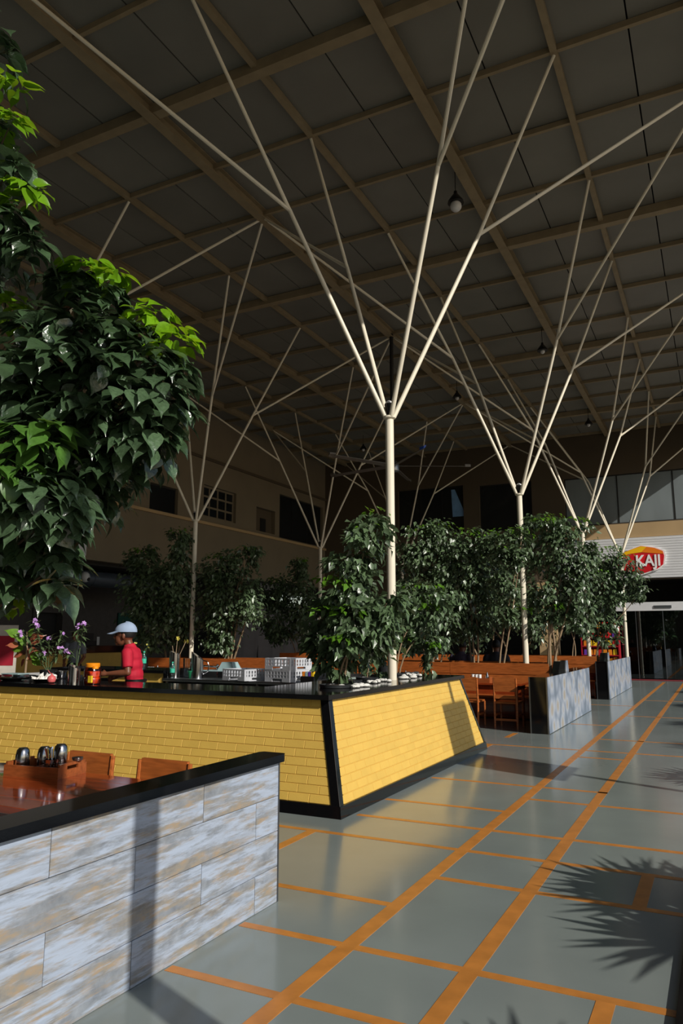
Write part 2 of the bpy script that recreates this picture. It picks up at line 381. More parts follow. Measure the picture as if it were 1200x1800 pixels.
# ---- roof: panels, rafters and purlins
XR = [ROW_X + DX * k for k in range(-7, 3)]          # rafters
JY = list(range(-11, 15)); YP = [COL_Y + DY * j for j in JY]
XE0, XE1, YE0, YE1 = -16.3, 0.75, -9.8, 30.1
ce = struct('ceiling', MB().bm(XE0 - 4, YE0 - .4, R + .16, XE1, YE1 + 4, R + .3), 'roof_sheet', 'high flat roof of grey panels on painted steel beams')
seams = [XE0] + [x + .96 for x in XR if XE0 + .4 < x + .96 < XE1 - .3] + [XE1]
ys = [YE0] + [y for y in YP if YE0 + .3 < y < YE1 - .3] + [YE1]
pcache = {}
for i in range(len(seams) - 1):
    for j in range(len(ys) - 1):
        w, d = seams[i + 1] - seams[i] - .022, ys[j + 1] - ys[j] - .01
        key = (round(w, 2), round(d, 2))
        if key not in pcache: pcache[key] = MB().box((0, 0, 0), (w, d, .05)).mesh('panel', 'roof_panel')
        link('panel', pcache[key], ce, ((seams[i] + seams[i + 1]) / 2, (ys[j] + ys[j + 1]) / 2, R + .10 + random.uniform(0, .008)),
             (random.uniform(-.006, .006), random.uniform(-.006, .006), 0))
def ibeam(w, h, L):
    t = min(.014, w * .2); m = MB()
    m.bm(-w / 2, 0, -h, w / 2, L, -h + t); m.bm(-w / 2, 0, -t, w / 2, L, 0); m.bm(-t / 2, 0, -h + t, t / 2, L, -t); return m
for k, x in zip(range(-7, 3), XR):
    if XE0 < x < XE1:
        heavy = (k % 2 == 0)
        m = ibeam(.17, .2, YE1 - YE0) if heavy else MB().bm(-.045, 0, -.10, .045, YE1 - YE0, 0)
        obj('rafter', m, 'beam_paint', ce, (x, YE0, R + .07))
for j, y in zip(JY, YP):
    if YE0 < y < YE1:
        heavy = (j % 4 == 0)
        m = MB().bm(0, -.08, -.17, XE1 - XE0, .08, 0) if heavy else MB().bm(0, -.03, -.09, XE1 - XE0, .03, 0)
        obj('purlin', m, 'beam_paint', ce, (XE0, y, R + .075 if not heavy else R + .07))
struct('trim_2', MB().bm(XE1, YE0 - .4, 9.4, XE1 + .06, 12.5, R + .35).bm(XE1, 12.5, 9.2, XE1 + .06, 22.0, R + .35).bm(XE1, 22.0, 8.65, XE1 + .06, YE1 + .4, R + .35), 'beam_paint', 'painted fascia along the open roof edge, unseen, stepped to shape the sunlight')  # out of view; lower edge stepped to set where the sunlight ends

# ---- left wall: solid upper storey with openings over a recessed ground floor
holes_l = [(18.0, 19.4, 5.62, 6.5), (20.8, 22.8, 5.8, 6.95), (24.2, 25.6, 5.72, 6.68), (25.95, 29.75, 5.65, 7.5)]
wl = MB(); wall_cells(wl, 'x', -16.3, .3, -9.8, 30, 3.75, R + .1, holes_l)
wall_left = struct('wall_left', wl, 'wall_beige', 'beige upper storey wall with dark openings')
struct('trim_3', MB().bm(-16.0, 8, 5.50, -15.93, 30, 5.6), 'wall_tan', 'thin ledge under the upper openings', parent=wall_left)
struct('trim_4', MB().bm(-16.0, 8, 7.85, -15.94, 30, 7.95), 'wall_brown', 'thin ledge above the upper openings', parent=wall_left)
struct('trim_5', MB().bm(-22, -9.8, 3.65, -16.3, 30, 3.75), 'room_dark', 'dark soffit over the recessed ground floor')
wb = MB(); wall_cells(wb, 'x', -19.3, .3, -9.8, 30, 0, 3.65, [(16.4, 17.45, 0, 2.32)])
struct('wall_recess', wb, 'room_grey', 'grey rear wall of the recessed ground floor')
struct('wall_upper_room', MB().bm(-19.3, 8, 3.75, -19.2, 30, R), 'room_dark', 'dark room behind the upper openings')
d0 = struct('door_3', MB().bm(-19.28, 16.4, 0, -19.2, 17.45, 2.32), 'dark_frame', 'doorway in the recessed wall, its shade painted as a dark panel')  # dark panel fills the opening, standing in for the shade beyond
for y_ in (16.28, 17.45): obj('jamb', MB().bm(-19.0, y_, 0, -18.94, y_ + .12, 2.45), 'room_grey', d0)
def window(name, label, axis, at, a0, a1, z0, z1, nx, nz, pane='window_glass', frame='dark_frame', inset=.12, bar=.05):
    m = MB(); o = None; ax = lambda p0, q0, p1, q1, d0, d1: (m.bm(at + d0, p0, q0, at + d1, p1, q1) if axis == 'x' else m.bm(p0, at + d0, q0, p1, at + d1, q1))
    for p, q in ((a0, a0 + bar), (a1 - bar, a1)): ax(p, z0, q, z1, inset, inset + .06)
    for p, q in ((z0, z0 + bar), (z1 - bar, z1)): ax(a0 + bar, p, a1 - bar, q, inset, inset + .06)
    for i in range(1, nx):
        c = a0 + (a1 - a0) * i / nx; ax(c - bar / 2, z0 + bar, c + bar / 2, z1 - bar, inset, inset + .06)
    for j in range(1, nz):
        c = z0 + (z1 - z0) * j / nz
        for i in range(nx):
            ax(a0 + (a1 - a0) * i / nx + bar / 2, c - bar / 2, a0 + (a1 - a0) * (i + 1) / nx - bar / 2, c + bar / 2, inset, inset + .06)
    o = struct(name, m, frame, label)
    for i in range(nx):
        for j in range(nz):
            m = MB(); p0 = a0 + (a1 - a0) * i / nx + bar / 2; p1 = a0 + (a1 - a0) * (i + 1) / nx - bar / 2
            q0 = z0 + (z1 - z0) * j / nz + bar / 2; q1 = z0 + (z1 - z0) * (j + 1) / nz - bar / 2
            if axis == 'x': m.bm(at + inset + .02, p0, q0, at + inset + .035, p1, q1)
            else: m.bm(p0, at + inset + .02, q0, p1, at + inset + .035, q1)
            obj('pane', m, pane, o)
    return o
window('window_1', 'small dark upper window nearest the big leafy tree', 'x', -16.3, 18.0, 19.4, 5.62, 6.5, 1, 1)
window('window_2', 'upper window with a white grid of small panes', 'x', -16.3, 20.8, 22.8, 5.8, 6.95, 4, 3, frame='wall_beige', bar=.07)
dr = struct('door_1', MB().bm(-16.2, 24.25, 5.72, -16.15, 25.55, 6.66), 'wall_brown', 'brown upper door beside the large dark opening')
obj('door_panel', MB().bm(-16.15, 24.7, 5.75, -16.13, 25.1, 6.3), 'dark_frame', dr)
window('window_3', 'large dark upper opening at the far corner', 'x', -16.3, 25.95, 29.75, 5.65, 7.5, 3, 1)

# ---- far wall
holes_f = [(-15.4, -12.9, 0, 3.3), (-12.3, -9.3, 5.95, 8.0), (-8.6, -6.4, 5.9, 7.9), (-5.1, .9, 5.9, 7.85), (-12.6, -6.3, 0, 3.4), (-5.6, .9, 0, 3.7)]
wf = MB(); wall_cells(wf, 'y', 30, .3, -16.3, 1.2, 0, R + .1, holes_f)
struct('wall_far', wf, 'wall_brown', 'brown end wall with shop front and upper windows')
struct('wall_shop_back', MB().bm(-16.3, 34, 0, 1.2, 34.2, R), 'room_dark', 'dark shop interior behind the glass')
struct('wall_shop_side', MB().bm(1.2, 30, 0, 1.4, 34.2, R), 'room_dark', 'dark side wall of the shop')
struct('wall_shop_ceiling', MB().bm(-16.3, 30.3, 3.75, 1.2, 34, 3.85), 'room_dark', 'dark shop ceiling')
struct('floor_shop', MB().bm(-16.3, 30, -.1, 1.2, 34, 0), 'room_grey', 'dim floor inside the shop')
struct('trim_6', MB().bm(-5.3, 29.86, 5.3, 1.0, 30, 5.85), 'wall_tan', 'tan band above the white shop fascia')
window('window_4', 'dark upper window of the end wall nearest the corner', 'y', 30, -12.3, -9.3, 5.95, 8.0, 3, 1)
window('window_5', 'dark upper window of the end wall behind the second column', 'y', 30, -8.6, -6.4, 5.9, 7.9, 1, 1)
w6 = window('window_6', 'wide pale screened upper window above the shop sign', 'y', 30, -5.1, .9, 5.9, 7.85, 3, 1, pane='tinted_screen', bar=.04)
obj('sky_reflection_patch', MB().prism_y([(-9.86, 7.85), (-9.82, 6.66), (-9.28, 6.66), (-9.36, 7.0), (-9.7, 7.85)], 30.09, 30.11), 'sky_reflection_paint', bpy.data.objects['window_4'])  # sky reflection painted as a pale-blue patch over the dark pane
# white cladding band of slats, the logo sign
cl = struct('trim_7', MB().bm(-5.3, 29.80, 3.74, 1.0, 29.99, 5.28), 'white_cladding', 'white slatted fascia of the shop')
for i in range(16):
    z = 3.74 + i * .096
    obj('slat', MB().bm(-5.3, 29.775, z + .006, 1.0, 29.80, z + .09), 'white_cladding', cl)
sg = thing('shop_sign', 'red and yellow hexagonal shop sign on the white fascia', 'sign', (-2.4, 29.70, 4.42))
hexo = [(-.95, .08), (-.55, .36), (0.05, .56), (.55, .46), (.86, .32), (.9, .12), (.84, -.22), (.62, -.38), (0.0, -.58), (-.6, -.42), (-.86, -.28)]
def hx(k, y0, y1, poly=hexo): return MB().prism_y([(x * k, z * k) for x, z in poly], y0, y1)
obj('sign_rim', hx(1.0, 0, .07), 'sign_and_glint_white', sg)
obj('sign_face', hx(.93, -.012, 0), 'sign_red', sg)
obj('sun_band', MB().prism_y([(-.82, .10), (-.5, .33), (.05, .51), (.25, .475), (.13, .36), (.05, .28), (-.35, .24)], -.022, -.012), 'sign_yellow', sg)
obj('orange_band', MB().prism_y([(.25, .475), (.5, .425), (.79, .29), (.81, .19), (.4, .235), (.05, .28), (.13, .36)], -.022, -.012), 'sign_orange', sg)
tm = text_mesh('KAJI', .64, .01, 'sign_and_glint_white', .014, .98)
wx = max(v.co.x for v in tm.vertices) - min(v.co.x for v in tm.vertices)
link('lettering', tm, sg, (-.17, -.03, -.24), (math.pi / 2, 0, 0), (.83 / wx, .92, 1))
# glass shop front with white header beam
hb = struct('door_2', MB().bm(-3.4, 29.8, 2.52, 1.0, 30.0, 2.84), 'white_cladding', 'glass shop doors under a white sliding header')
obj('motor_cover', MB().box((-1.75, 29.79, 2.66), (.6, .03, .1)), 'steel_dull', hb)
for x0, x1 in ((-3.35, -3.06), (-3.04, -2.72), (-2.70, -1.78), (-1.76, -.75), (-.73, .9)):
    obj('glass_pane', MB().bm(x0, 29.9, .05, x1, 29.915, 2.52), 'door_glass', hb)
for x in (-3.05, -2.71, -1.77, -.74): obj('door_stile', MB().bm(x - .012, 29.89, .03, x + .012, 29.925, 2.52), 'steel_dull', hb)
obj('door_handle', MB().tube([(-3.3, 29.84, 1.28), (-3.1, 29.84, 1.28)], .012), 'chrome', hb)
tag(obj('door_mat', MB().box((-1.6, 29.55, .012), (3.0, .5, .02), bev=.004), 'mat_red'), 'dark red mat along the foot of the glass doors', 'mat')
struct('wall_back', MB().bm(-16.3, -10, 0, .9, -9.8, R + .2), 'wall_beige', 'plain wall behind the viewer')
# shop pillar
struct('trim_8', MB().bm(-6.3, 29.8, 0, -5.6, 30, 3.7), 'wall_tan', 'tan pillar between the shops')

# ================================================================== BRANCHING STEEL COLUMNS
ZT, ZN = 4.44, 7.27
def tree_column(cx, cy, gx, gy, label):
    t = thing('branching_column', label, 'column', (cx, cy, 0), 0, 'branching steel columns that carry the roof')
    obj('pole', MB().tube([(0, 0, 0), (0, 0, ZT)], .056, 20), 'cream_steel', t, smooth=True)
    obj('collar', MB().lathe([(.056, ZT - .03), (.085, ZT - .01), (.085, ZT + .015), (.05, ZT + .02)], 20), 'cream_steel', t, smooth=True)
    u = obj('uplight', MB().lathe([(.02, ZT + .02), (.03, ZT + .05), (.062, ZT + .17), (.062, ZT + .19)], 16), 'black_plastic', t, smooth=True)
    obj('diffuser', MB().lathe([(.06, ZT + .19), (.05, ZT + .215), (.025, ZT + .232), (0.0005, ZT + .235)], 16), 'lamp_bulb', u, smooth=True)
    for sx in (-1, 1):
        for sy in (-1, 1):
            n = Vector((sx * 1.06, sy * .88, ZN)); b = Vector((sx * .045, sy * .04, ZT + .01))
            br = obj('branch', MB().tube([b, n], [.033, .029], 10), 'cream_steel', t, smooth=True)
            for kx, ky in ((1, 1), (2, 2)):
                tip = Vector((gx + sx * kx * DX - cx, gy + sy * ky * DY - cy, R - .06))
                tx = tip.x + cx
                if tx > XE1 or tx < XE0 + .1 or tip.y + cy > YE1 - .1: continue
                obj('strut', MB().tube([n - (tip - n).normalized() * .01, tip], [.027, .024], 8), 'cream_steel', br, smooth=True)
    return t
G = COL_Y
for i, (x, y, lb) in enumerate(((-3.70, 8.75, 'nearest cream branching column, rising through the black counter top'),
                                (-3.43, 14.9, 'cream branching column in the planter behind the nearest wooden bench'),
                                (-3.15, 21.1, 'cream branching column at the second planter, its foot behind leaves'),
                                (-2.83, 27.3, 'farthest cream branching column, just left of the glass shop doors'))):
    tree_column(x, y, ROW_X, G + 4 * DY * i, lb)
for i, (x, y, lb) in enumerate(((-11.8, 8.5, 'cream branching column hidden behind the big leafy tree'),
                                (-11.5, 14.65, 'dim branching column between the two dark trees at left'),
                                (-11.4, 21.05, 'dim branching column left of the bushy counter tree'),
                                (-10.9, 26.9, 'dim branching column farthest back, behind the counter tree'))):
    tree_column(x, y, ROW_X - 4 * DX, G + 4 * DY * i, lb)
# ================================================================== NEAR PARTITION (plank clad, black ledge)
pt = thing('plank_partition', 'low partition clad in weathered blue-grey planks with a black ledge', 'partition', (-2.46, 2.5, 0))
obj('core', MB().bm(-.12, -1.5, 0, -.012, 1.52, .795), 'dark_frame', pt)
obj('end_cap', MB().bm(-.125, 1.52, 0, .003, 1.532, .80), 'steel_dull', pt)
plank_cache = {}
for r in range(4):
    joints = [1.0, 1.28, 2.28, 3.28, 4.02] if r % 2 == 1 else [1.0, 1.78, 2.78, 3.78, 4.02]
    for a, b in zip(joints[:-1], joints[1:]):
        L = b - a - .004; key = round(L, 3)
        if key not in plank_cache: plank_cache[key] = MB().box((0, 0, 0), (L, .012, .197), bev=.0015).mesh('plank', 'plank_laminate')
        link('plank', plank_cache[key], pt, (-.006 + random.uniform(-.0008, .0008), (a + b) / 2 - 2.5, .1 + r * .2), (0, 0, math.pi / 2))
lg = MB(); A = [(-.15, -.42), (.035, -.50), (.035, 1.53), (.02, 1.56), (-.13, 1.56), (-.15, 1.53)]
lg.prism(A, .80, .845); obj('ledge', lg, 'black_granite', pt)

# ================================================================== YELLOW BRICK COUNTER
H0, H1 = .10, .975; FB, FT = 6.0, 6.26; SB, ST = -3.05, -3.30    # batter of the two faces
brick_full = MB()
def brick_mesh(w, h, d=.005, c=.0025):
    return MB().add([(-w / 2, 0, -h / 2), (w / 2, 0, -h / 2), (w / 2, 0, h / 2), (-w / 2, 0, h / 2),
                     (-w / 2 + c, -d, -h / 2 + c), (w / 2 - c, -d, -h / 2 + c), (w / 2 - c, -d, h / 2 - c), (-w / 2 + c, -d, h / 2 - c)],
                    [(4, 5, 6, 7), (0, 1, 5, 4), (1, 2, 6, 5), (2, 3, 7, 6), (3, 0, 4, 7)])
BW, BH = .218, .0758; NR = 12
bcache = {}
def brick(w):
    k = round(w, 3)
    if k not in bcache: bcache[k] = brick_mesh(k, BH - .004).mesh('brick', 'yellow_paint')
    return bcache[k]
sl_f = math.hypot(FT - FB, H1 - H0); tilt_f = math.atan2(FT - FB, H1 - H0)
sl_s = math.hypot(SB - ST, H1 - H0); tilt_s = math.atan2(SB - ST, H1 - H0)
# -- front run
XL = -9.2
fr = thing('front_counter', 'yellow brick counter front facing the viewer, black granite top', 'counter', (-6.0, 6.4, 0))
o = (6.0, -6.4)
obj('body', MB().hexa([(XL + 6, FB + o[1], H0), (SB - .01 + 6, FB + o[1], H0), (SB - .01 + 6, 6.78 + o[1], H0), (XL + 6, 6.78 + o[1], H0),
                       (XL + 6, FT + o[1], H1), (ST - .01 + 6, FT + o[1], H1), (ST - .01 + 6, 6.78 + o[1], H1), (XL + 6, 6.78 + o[1], H1)]), 'yellow_joint', fr)
obj('skirting', MB().hexa([(XL + 6, FB - .035 + o[1], 0), (SB + .03 + 6, FB - .035 + o[1], 0), (SB - .3 + 6, 6.8 + o[1], 0), (XL + 6, 6.8 + o[1], 0),
                           (XL + 6, FB - .02 + o[1], H0), (SB + .015 + 6, FB - .02 + o[1], H0), (SB - .3 + 6, 6.8 + o[1], H0), (XL + 6, 6.8 + o[1], H0)]), 'black_granite', fr)
obj('granite_top', MB().prism([(XL + 6, FT - .085 + o[1]), (ST + .05 + 6, FT - .085 + o[1]), (ST + .05 + 6, 6.96 + o[1]), (-7.2 + 6, 6.96 + o[1]), (-7.2 + 6, 7.5 + o[1]), (XL + 6, 7.5 + o[1])], H1, 1.02), 'black_granite', fr)
obj('plant_shelf', MB().bm(XL + 6, 6.86 + o[1], 0, -7.24 + 6, 7.46 + o[1], H1), 'dark_frame', fr)
cnt = 0; mass = MB()
for r in range(NR):
    s = (r + .5) / NR; z = H0 + (H1 - H0) * s; y = FB + (FT - FB) * s
    xr = SB - .075 + (ST - SB) * s                      # right end runs along the sloping corner post
    x = xr; first = True; offs = (r % 2) * BW / 2
    while x > XL + .05:
        w = (BW - offs) if first and offs else BW
        first = False
        c = x - w / 2
        if w > .05 and cnt < 300 and x > -7.75:
            link('brick', brick(w - .004), fr, (c + 6, y + o[1], z), (-tilt_f, 0, random.uniform(-.002, .002))); cnt += 1
        elif w > .05:
            bm_ = brick_mesh(w - .004, BH - .004); mt = Matrix.Translation((c + 6, y + o[1], z)) @ Matrix.Rotation(-tilt_f, 4, 'X')
            mass.add([mt @ Vector(p) for p in bm_.v], bm_.f)
        x -= w
if mass.v: obj('brick_rest', mass, 'yellow_paint', fr)['kind'] = 'stuff'
# -- corner posts and side run
Y1 = 10.5
sr = thing('side_counter', 'yellow brick counter side facing the walkway, black granite top', 'counter', (-3.8, 8.5, 0))
q = (3.8, -8.5)
YT0, YT1 = FT, Y1 - (FT - FB)
def SP(x, y, z): return (x + q[0], y + q[1], z)
obj('body', MB().hexa([SP(-4.35, 6.79, H0), SP(SB, 6.1, H0), SP(SB, Y1, H0), SP(-4.35, Y1, H0), SP(-4.35, 6.79, H1), SP(ST, 6.35, H1), SP(ST, YT1, H1), SP(-4.35, YT1, H1)]), 'yellow_joint', sr)
obj('skirting', MB().hexa([SP(-4.35, 6.81, 0), SP(SB + .035, FB - .036, 0), SP(SB + .035, Y1 + .03, 0), SP(-4.35, Y1 + .03, 0), SP(-4.35, 6.81, H0), SP(SB + .02, FB - .02, H0), SP(SB + .02, Y1 + .02, H0), SP(-4.35, Y1 + .02, H0)]), 'black_granite', sr)
obj('granite_top', MB().bm(-4.42 + q[0], 6.962 + q[1], H1, ST + .05 + q[0], YT1 + .06 + q[1], 1.02), 'black_granite', sr)
def slope_post(b, t, wx, wy, name, parent, off):
    p = []
    for (x, y, z) in (b, t):
        for dx, dy in ((0, 0), (wx, 0), (wx, wy), (0, wy)): p.append((x + dx + off[0], y + dy + off[1], z))
    obj(name, MB().hexa(p), 'black_granite', parent)
slope_post((SB + .012, FB - .014, H0), (ST + .012, FT - .014, H1), -.085, .075, 'corner_post', sr, q)
slope_post((SB + .012, Y1 + .012, H0), (ST + .012, YT1 + .012, H1), -.085, -.05, 'end_post', sr, q)
obj('post_seam', MB().tube([(SB + .013 + q[0], FB - .015 + q[1], H0), (ST + .013 + q[0], FT - .015 + q[1], H1)], .0022, 6), 'room_grey', sr)
cnt = 0; mass = MB()
for r in range(NR):
    s = (r + .5) / NR; z = H0 + (H1 - H0) * s; x = SB + (ST - SB) * s
    ya = FB + (FT - FB) * s + .065; yb = Y1 + (YT1 - Y1) * s - .045
    y = ya; first = True; offs = (r % 2) * BW / 2
    while y < yb - .03:
        w = (BW - offs) if first and offs else BW
        first = False; w = min(w, yb - y); c = y + w / 2
        if cnt < 300:
            link('brick', brick(w - .004), sr, (x + q[0], c + q[1], z), (-tilt_s, 0, math.pi / 2)); cnt += 1
        y += w
# -- far run and its yellow inner face
br = thing('rear_counter', 'rear yellow counter run behind the cook, black granite top', 'counter', (-9.0, 10.0, 0))
obj('body', MB().bm(-1.6, -.42, 0, .95, .5, H1), 'yellow_joint', br)
obj('granite_top', MB().bm(-1.65, -.5, H1, 1.0, .52, 1.02), 'black_granite', br)
obj('end_panel', MB().bm(.95, -.44, 0, 1.0, .5, H1), 'black_granite', br)
for r in range(7):
    for k in range(12):
        x = -1.55 + (k + .5) * BW + (r % 2) * BW / 2 - .1
        if x < .84: link('brick', brick(BW - .004), br, (x, -.42, H1 - (r + .5) * BH), (0, 0, 0))
# -- stainless worktable along the rear, with a tap
wt = thing('sink_table', 'stainless worktable with a sink behind the front counter', 'table', (-6.22, 9.95, 0))
obj('table_top', MB().box((0, 0, .88), (3.55, .95, .04), bev=.008), 'steel_dull', wt)
obj('undershelf', MB().bm(-1.74, -.42, .35, 1.74, .42, .38), 'steel_dull', wt)
obj('front_panel', MB().bm(-1.74, -.40, .5, 1.74, -.38, .86), 'black_plastic', wt)
for sx in (-1.72, 0, 1.72):
    for sy in (-.42, .42): obj('leg', MB().tube([(sx, sy, 0), (sx, sy, .86)], .02), 'steel_dull', wt)
obj('splashback', MB().bm(-1.77, .44, .9, 1.77, .47, 1.0), 'steel_dull', wt)
tp = obj('tap', MB().tube([(-1.12, .1, .9), (-1.12, .1, 1.05), (-1.14, .09, 1.075), (-1.5, -.05, 1.10)], [.016, .016, .014, .011], 8), 'chrome', wt, smooth=True)
obj('tap_handle', MB().ball((-1.12, .1, 1.09), .026), 'chrome', tp, smooth=True)

# ================================================================== THINGS ON THE COUNTER
ZC = 1.02
j = thing('pickle_jar', 'large clear jar of orange pickle with an orange lid', 'jar', (-6.44, 6.42, ZC)); j.scale = (1.15,) * 3
obj('contents', MB().lathe([(.072, .006), (.078, .02), (.078, .06), (.073, .066), (.078, .072), (.078, .125), (.0005, .13)], 24), 'pickle', j, smooth=True)
obj('jar_wall', MB().lathe([(.078, 0), (.083, .015), (.083, .06), (.077, .066), (.083, .072), (.083, .14), (.066, .165), (.062, .17)], 24), 'jar_plastic', j, smooth=True)
obj('lid', MB().lathe([(.068, .165), (.07, .168), (.07, .2), (.064, .206), (.0005, .207)], 24), 'orange_lid', j, smooth=True)
obj('loose_lid', MB().lathe([(.03, .150), (.032, .152), (.03, .175), (.0005, .176)], 16, (.055, -.02, 0)), 'orange_lid', j, smooth=True)
obj('label_strip', MB().bm(.03, -.087, .02, .075, -.068, .085), 'label_yellow', j)
def cut_jug(name, label, loc, r, h, cut, rz, handle=False):
    t = thing(name, label, 'jug', loc, rz); n = 24; m = MB(); v = []; f = []
    for k in range(n):
        a = 2 * math.pi * k / n; v += [(r * math.cos(a), r * math.sin(a), 0), (r * math.cos(a), r * math.sin(a), h - cut * (1 - math.cos(a)) / 2),
                                       (r * .94 * math.cos(a), r * .94 * math.sin(a), h - cut * (1 - math.cos(a)) / 2), (r * .94 * math.cos(a), r * .94 * math.sin(a), .01)]
    for k in range(n):
        p, q_ = k * 4, ((k + 1) % n) * 4
        for i in range(3): f.append((p + i, q_ + i, q_ + i + 1, p + i + 1))
    f.append(tuple(k * 4 for k in range(n - 1, -1, -1))); f.append(tuple(k * 4 + 3 for k in range(n)))
    obj('wall', m.add(v, f), 'steel', t, smooth=True)
    if handle: obj('handle', MB().tube([(-r, 0, h * .15), (-r - .07, 0, h * .25), (-r - .09, 0, h * .45), (-r - .06, 0, h * .62), (-r, 0, h * .66)], .009, 8), 'chrome', t, smooth=True)
    return t
cut_jug('steel_jug', 'tall steel jug with a slanting rim beside the pickle jar', (-6.68, 6.38, ZC), .066, .22, .05, math.radians(200))
cut_jug('steel_jug', 'left one of two steel jugs behind the cook', (-7.98, 9.75, ZC - .12), .09, .43, .06, math.radians(207))
cut_jug('steel_jug', 'right one of two steel jugs, with a curved handle', (-7.52, 9.75, .9), .10, .42, .14, math.radians(207), True)
def bottle(name, label, loc, h, r, capm='teal_label', lab='teal_label'):
    t = thing(name, label, 'bottle', loc)
    obj('shell', MB().lathe([(r * .9, 0), (r, .01), (r, h * .25), (r * .93, h * .28), (r, h * .31), (r, h * .62), (r * .8, h * .74), (r * .4, h * .86), (r * .36, h * .93)], 18), 'bottle_plastic', t, smooth=True)
    obj('label_band', MB().lathe([(r * 1.01, h * .34), (r * 1.02, h * .35), (r * 1.02, h * .58), (r * 1.01, h * .59)], 18), lab, t, smooth=True)
    obj('bottle_cap', MB().lathe([(r * .42, h * .92), (r * .42, h), (0.0005, h)], 14), capm, t, smooth=True)
    return t
bottle('water_bottle', 'clear water bottle with a teal label beside the steel jugs', (-7.86, 9.55, .9), .26, .04)
bottle('water_bottle', 'clear water bottle with a teal cap behind the cook', (-8.55, 9.65, ZC), .3, .042)
t = thing('clear_jug', 'clear plastic jug with a handle between the steel jugs', 'jug', (-7.76, 9.8, .9))
obj('shell', MB().lathe([(.055, 0), (.06, .02), (.07, .3), (.074, .31)], 18), 'bottle_plastic', t, smooth=True)
obj('handle', MB().tube([(.06, 0, .06), (.12, .0, .1), (.125, 0, .22), (.07, 0, .28)], .009), 'bottle_plastic', t, smooth=True)
t = thing('green_bucket', 'small green plastic bucket beside the tap', 'bucket', (-7.6, 9.72, .9))
obj('shell', MB().lathe([(.045, 0), (.05, .01), (.068, .1), (.074, .102), (.074, .118), (.066, .118), (.046, .02)], 18), 'green_plastic', t, smooth=True)
obj('handle', MB().tube([(-.07, 0, .11), (-.04, 0, .15), (0, 0, .165), (.04, 0, .15), (.07, 0, .11)], .004, 6), 'steel', t, smooth=True)
def plate(label, loc, r, group=None):
    t = thing('steel_plate', label, 'plate', loc, 0, group)
    obj('dish', MB().lathe([(r * .6, 0), (r * .7, .004), (r * .96, .03), (r, .032), (r * .98, .036), (r * .68, .01), (0.0005, .008)], 24), 'steel', t, smooth=True); return t
plate('steel plate heaped with white garlic on the counter', (-7.3, 6.52, ZC), .16)
plate('empty shiny steel plate at the left end of the counter', (-7.92, 6.55, ZC), .17)
garl = MB().lathe([(.012, 0), (.03, .01), (.034, .024), (.02, .045), (.007, .058), (.005, .07)], 8).mesh('garlic_bulb', 'garlic', True)
for k in range(11):
    a = k * 2.4; rr = .035 + .02 * (k % 5)
    g = link('garlic_bulb', garl, None, (-7.3 + rr * math.cos(a) * 1.3, 6.52 + rr * math.sin(a), ZC + .012 + (.03 if k % 3 == 0 else 0)), (random.uniform(-.7, .7), random.uniform(-.7, .7), a))
    tag(g, 'white garlic bulb heaped on the steel plate', 'garlic', 'garlic on the plate')
t = thing('pink_onion', 'pink onion with a dry stalk on the counter edge', 'onion', (-7.02, 6.36, ZC))
obj('bulb', MB().lathe([(.01, 0), (.04, .012), (.052, .045), (.04, .075), (.014, .092), (.006, .11)], 14), 'pink_onion', t, smooth=True)
obj('stalk', MB().tube([(0, 0, .1), (-.04, 0, .12), (-.07, 0, .15)], [.007, .005, .003], 6), 'pink_onion', t)
t = thing('food_box', 'clear plastic box with a pale lid at the left end of the counter', 'box', (-8.1, 6.75, ZC))
obj('tub', MB().box((0, 0, .03), (.3, .18, .06), bev=.008), 'bottle_plastic', t); obj('lid', MB().box((0, 0, .067), (.31, .19, .012), bev=.004), 'teal_box', t)
t = thing('steel_tumbler', 'steel tumbler held in the hand of the cook', 'tumbler', (-6.85, 6.90, 1.022))
obj('wall', MB().lathe([(.03, 0), (.032, .004), (.04, .1), (.042, .102), (.038, .1), (.03, .008), (.0005, .008)], 18), 'steel_dull', t, smooth=True)
t = thing('steel_pot', 'small steel pot beside the flowering plants', 'pot', (-7.62, 7.05, ZC))
obj('wall', MB().lathe([(.07, 0), (.078, .01), (.08, .1), (.088, .104), (.076, .1), (.07, .012), (.0005, .01)], 20), 'steel', t, smooth=True)
# dish crates
def crate(label, loc, rz):
    t = thing('dish_crate', label, 'crate', loc, rz); L, W, Hh = .52, .46, .17
    obj('base', MB().bm(-L / 2, -W / 2, 0, L / 2, W / 2, .012), 'crate_grey', t)
    for nm, a, b, sy in (('side_wall', L, 1, -W / 2), ('side_wall', L, 1, W / 2), ('end_wall', W, 0, -L / 2), ('end_wall', W, 0, L / 2)):
        m = MB(); n = 8; st = a / n
        def seg(p0, p1, z0, z1):
            if b: m.bm(p0, sy - .006, z0, p1, sy + .006, z1)
            else: m.bm(sy - .006, p0, z0, sy + .006, p1, z1)
        seg(-a / 2, a / 2, .0, .022) if False else None
        seg(-a / 2, -a * .2, 0, .06); seg(a * .2, a / 2, 0, .06); seg(-a * .2, a * .2, .045, .06)
        seg(-a / 2, a / 2, .095, .105); seg(-a / 2, a / 2, .148, .17)
        for i in range(n + 1):
            c = -a / 2 + i * st; w = .016 if 0 < i < n else .03
            seg(max(c - w, -a / 2), min(c + w, a / 2), .06, .095); seg(max(c - w, -a / 2), min(c + w, a / 2), .105, .148)
        obj(nm, m, 'crate_grey', t)
    return t
crz = math.radians(-14)
crate('grey plastic dish crate at the bottom of the stack of two', (-5.80, 9.72, .9), crz)
crate('grey plastic dish crate on top of the stack of two', (-5.80, 9.72, 1.072), crz + .02)
crate('grey plastic dish crate standing alone left of the stack', (-6.56, 9.70, .9), crz - .03)
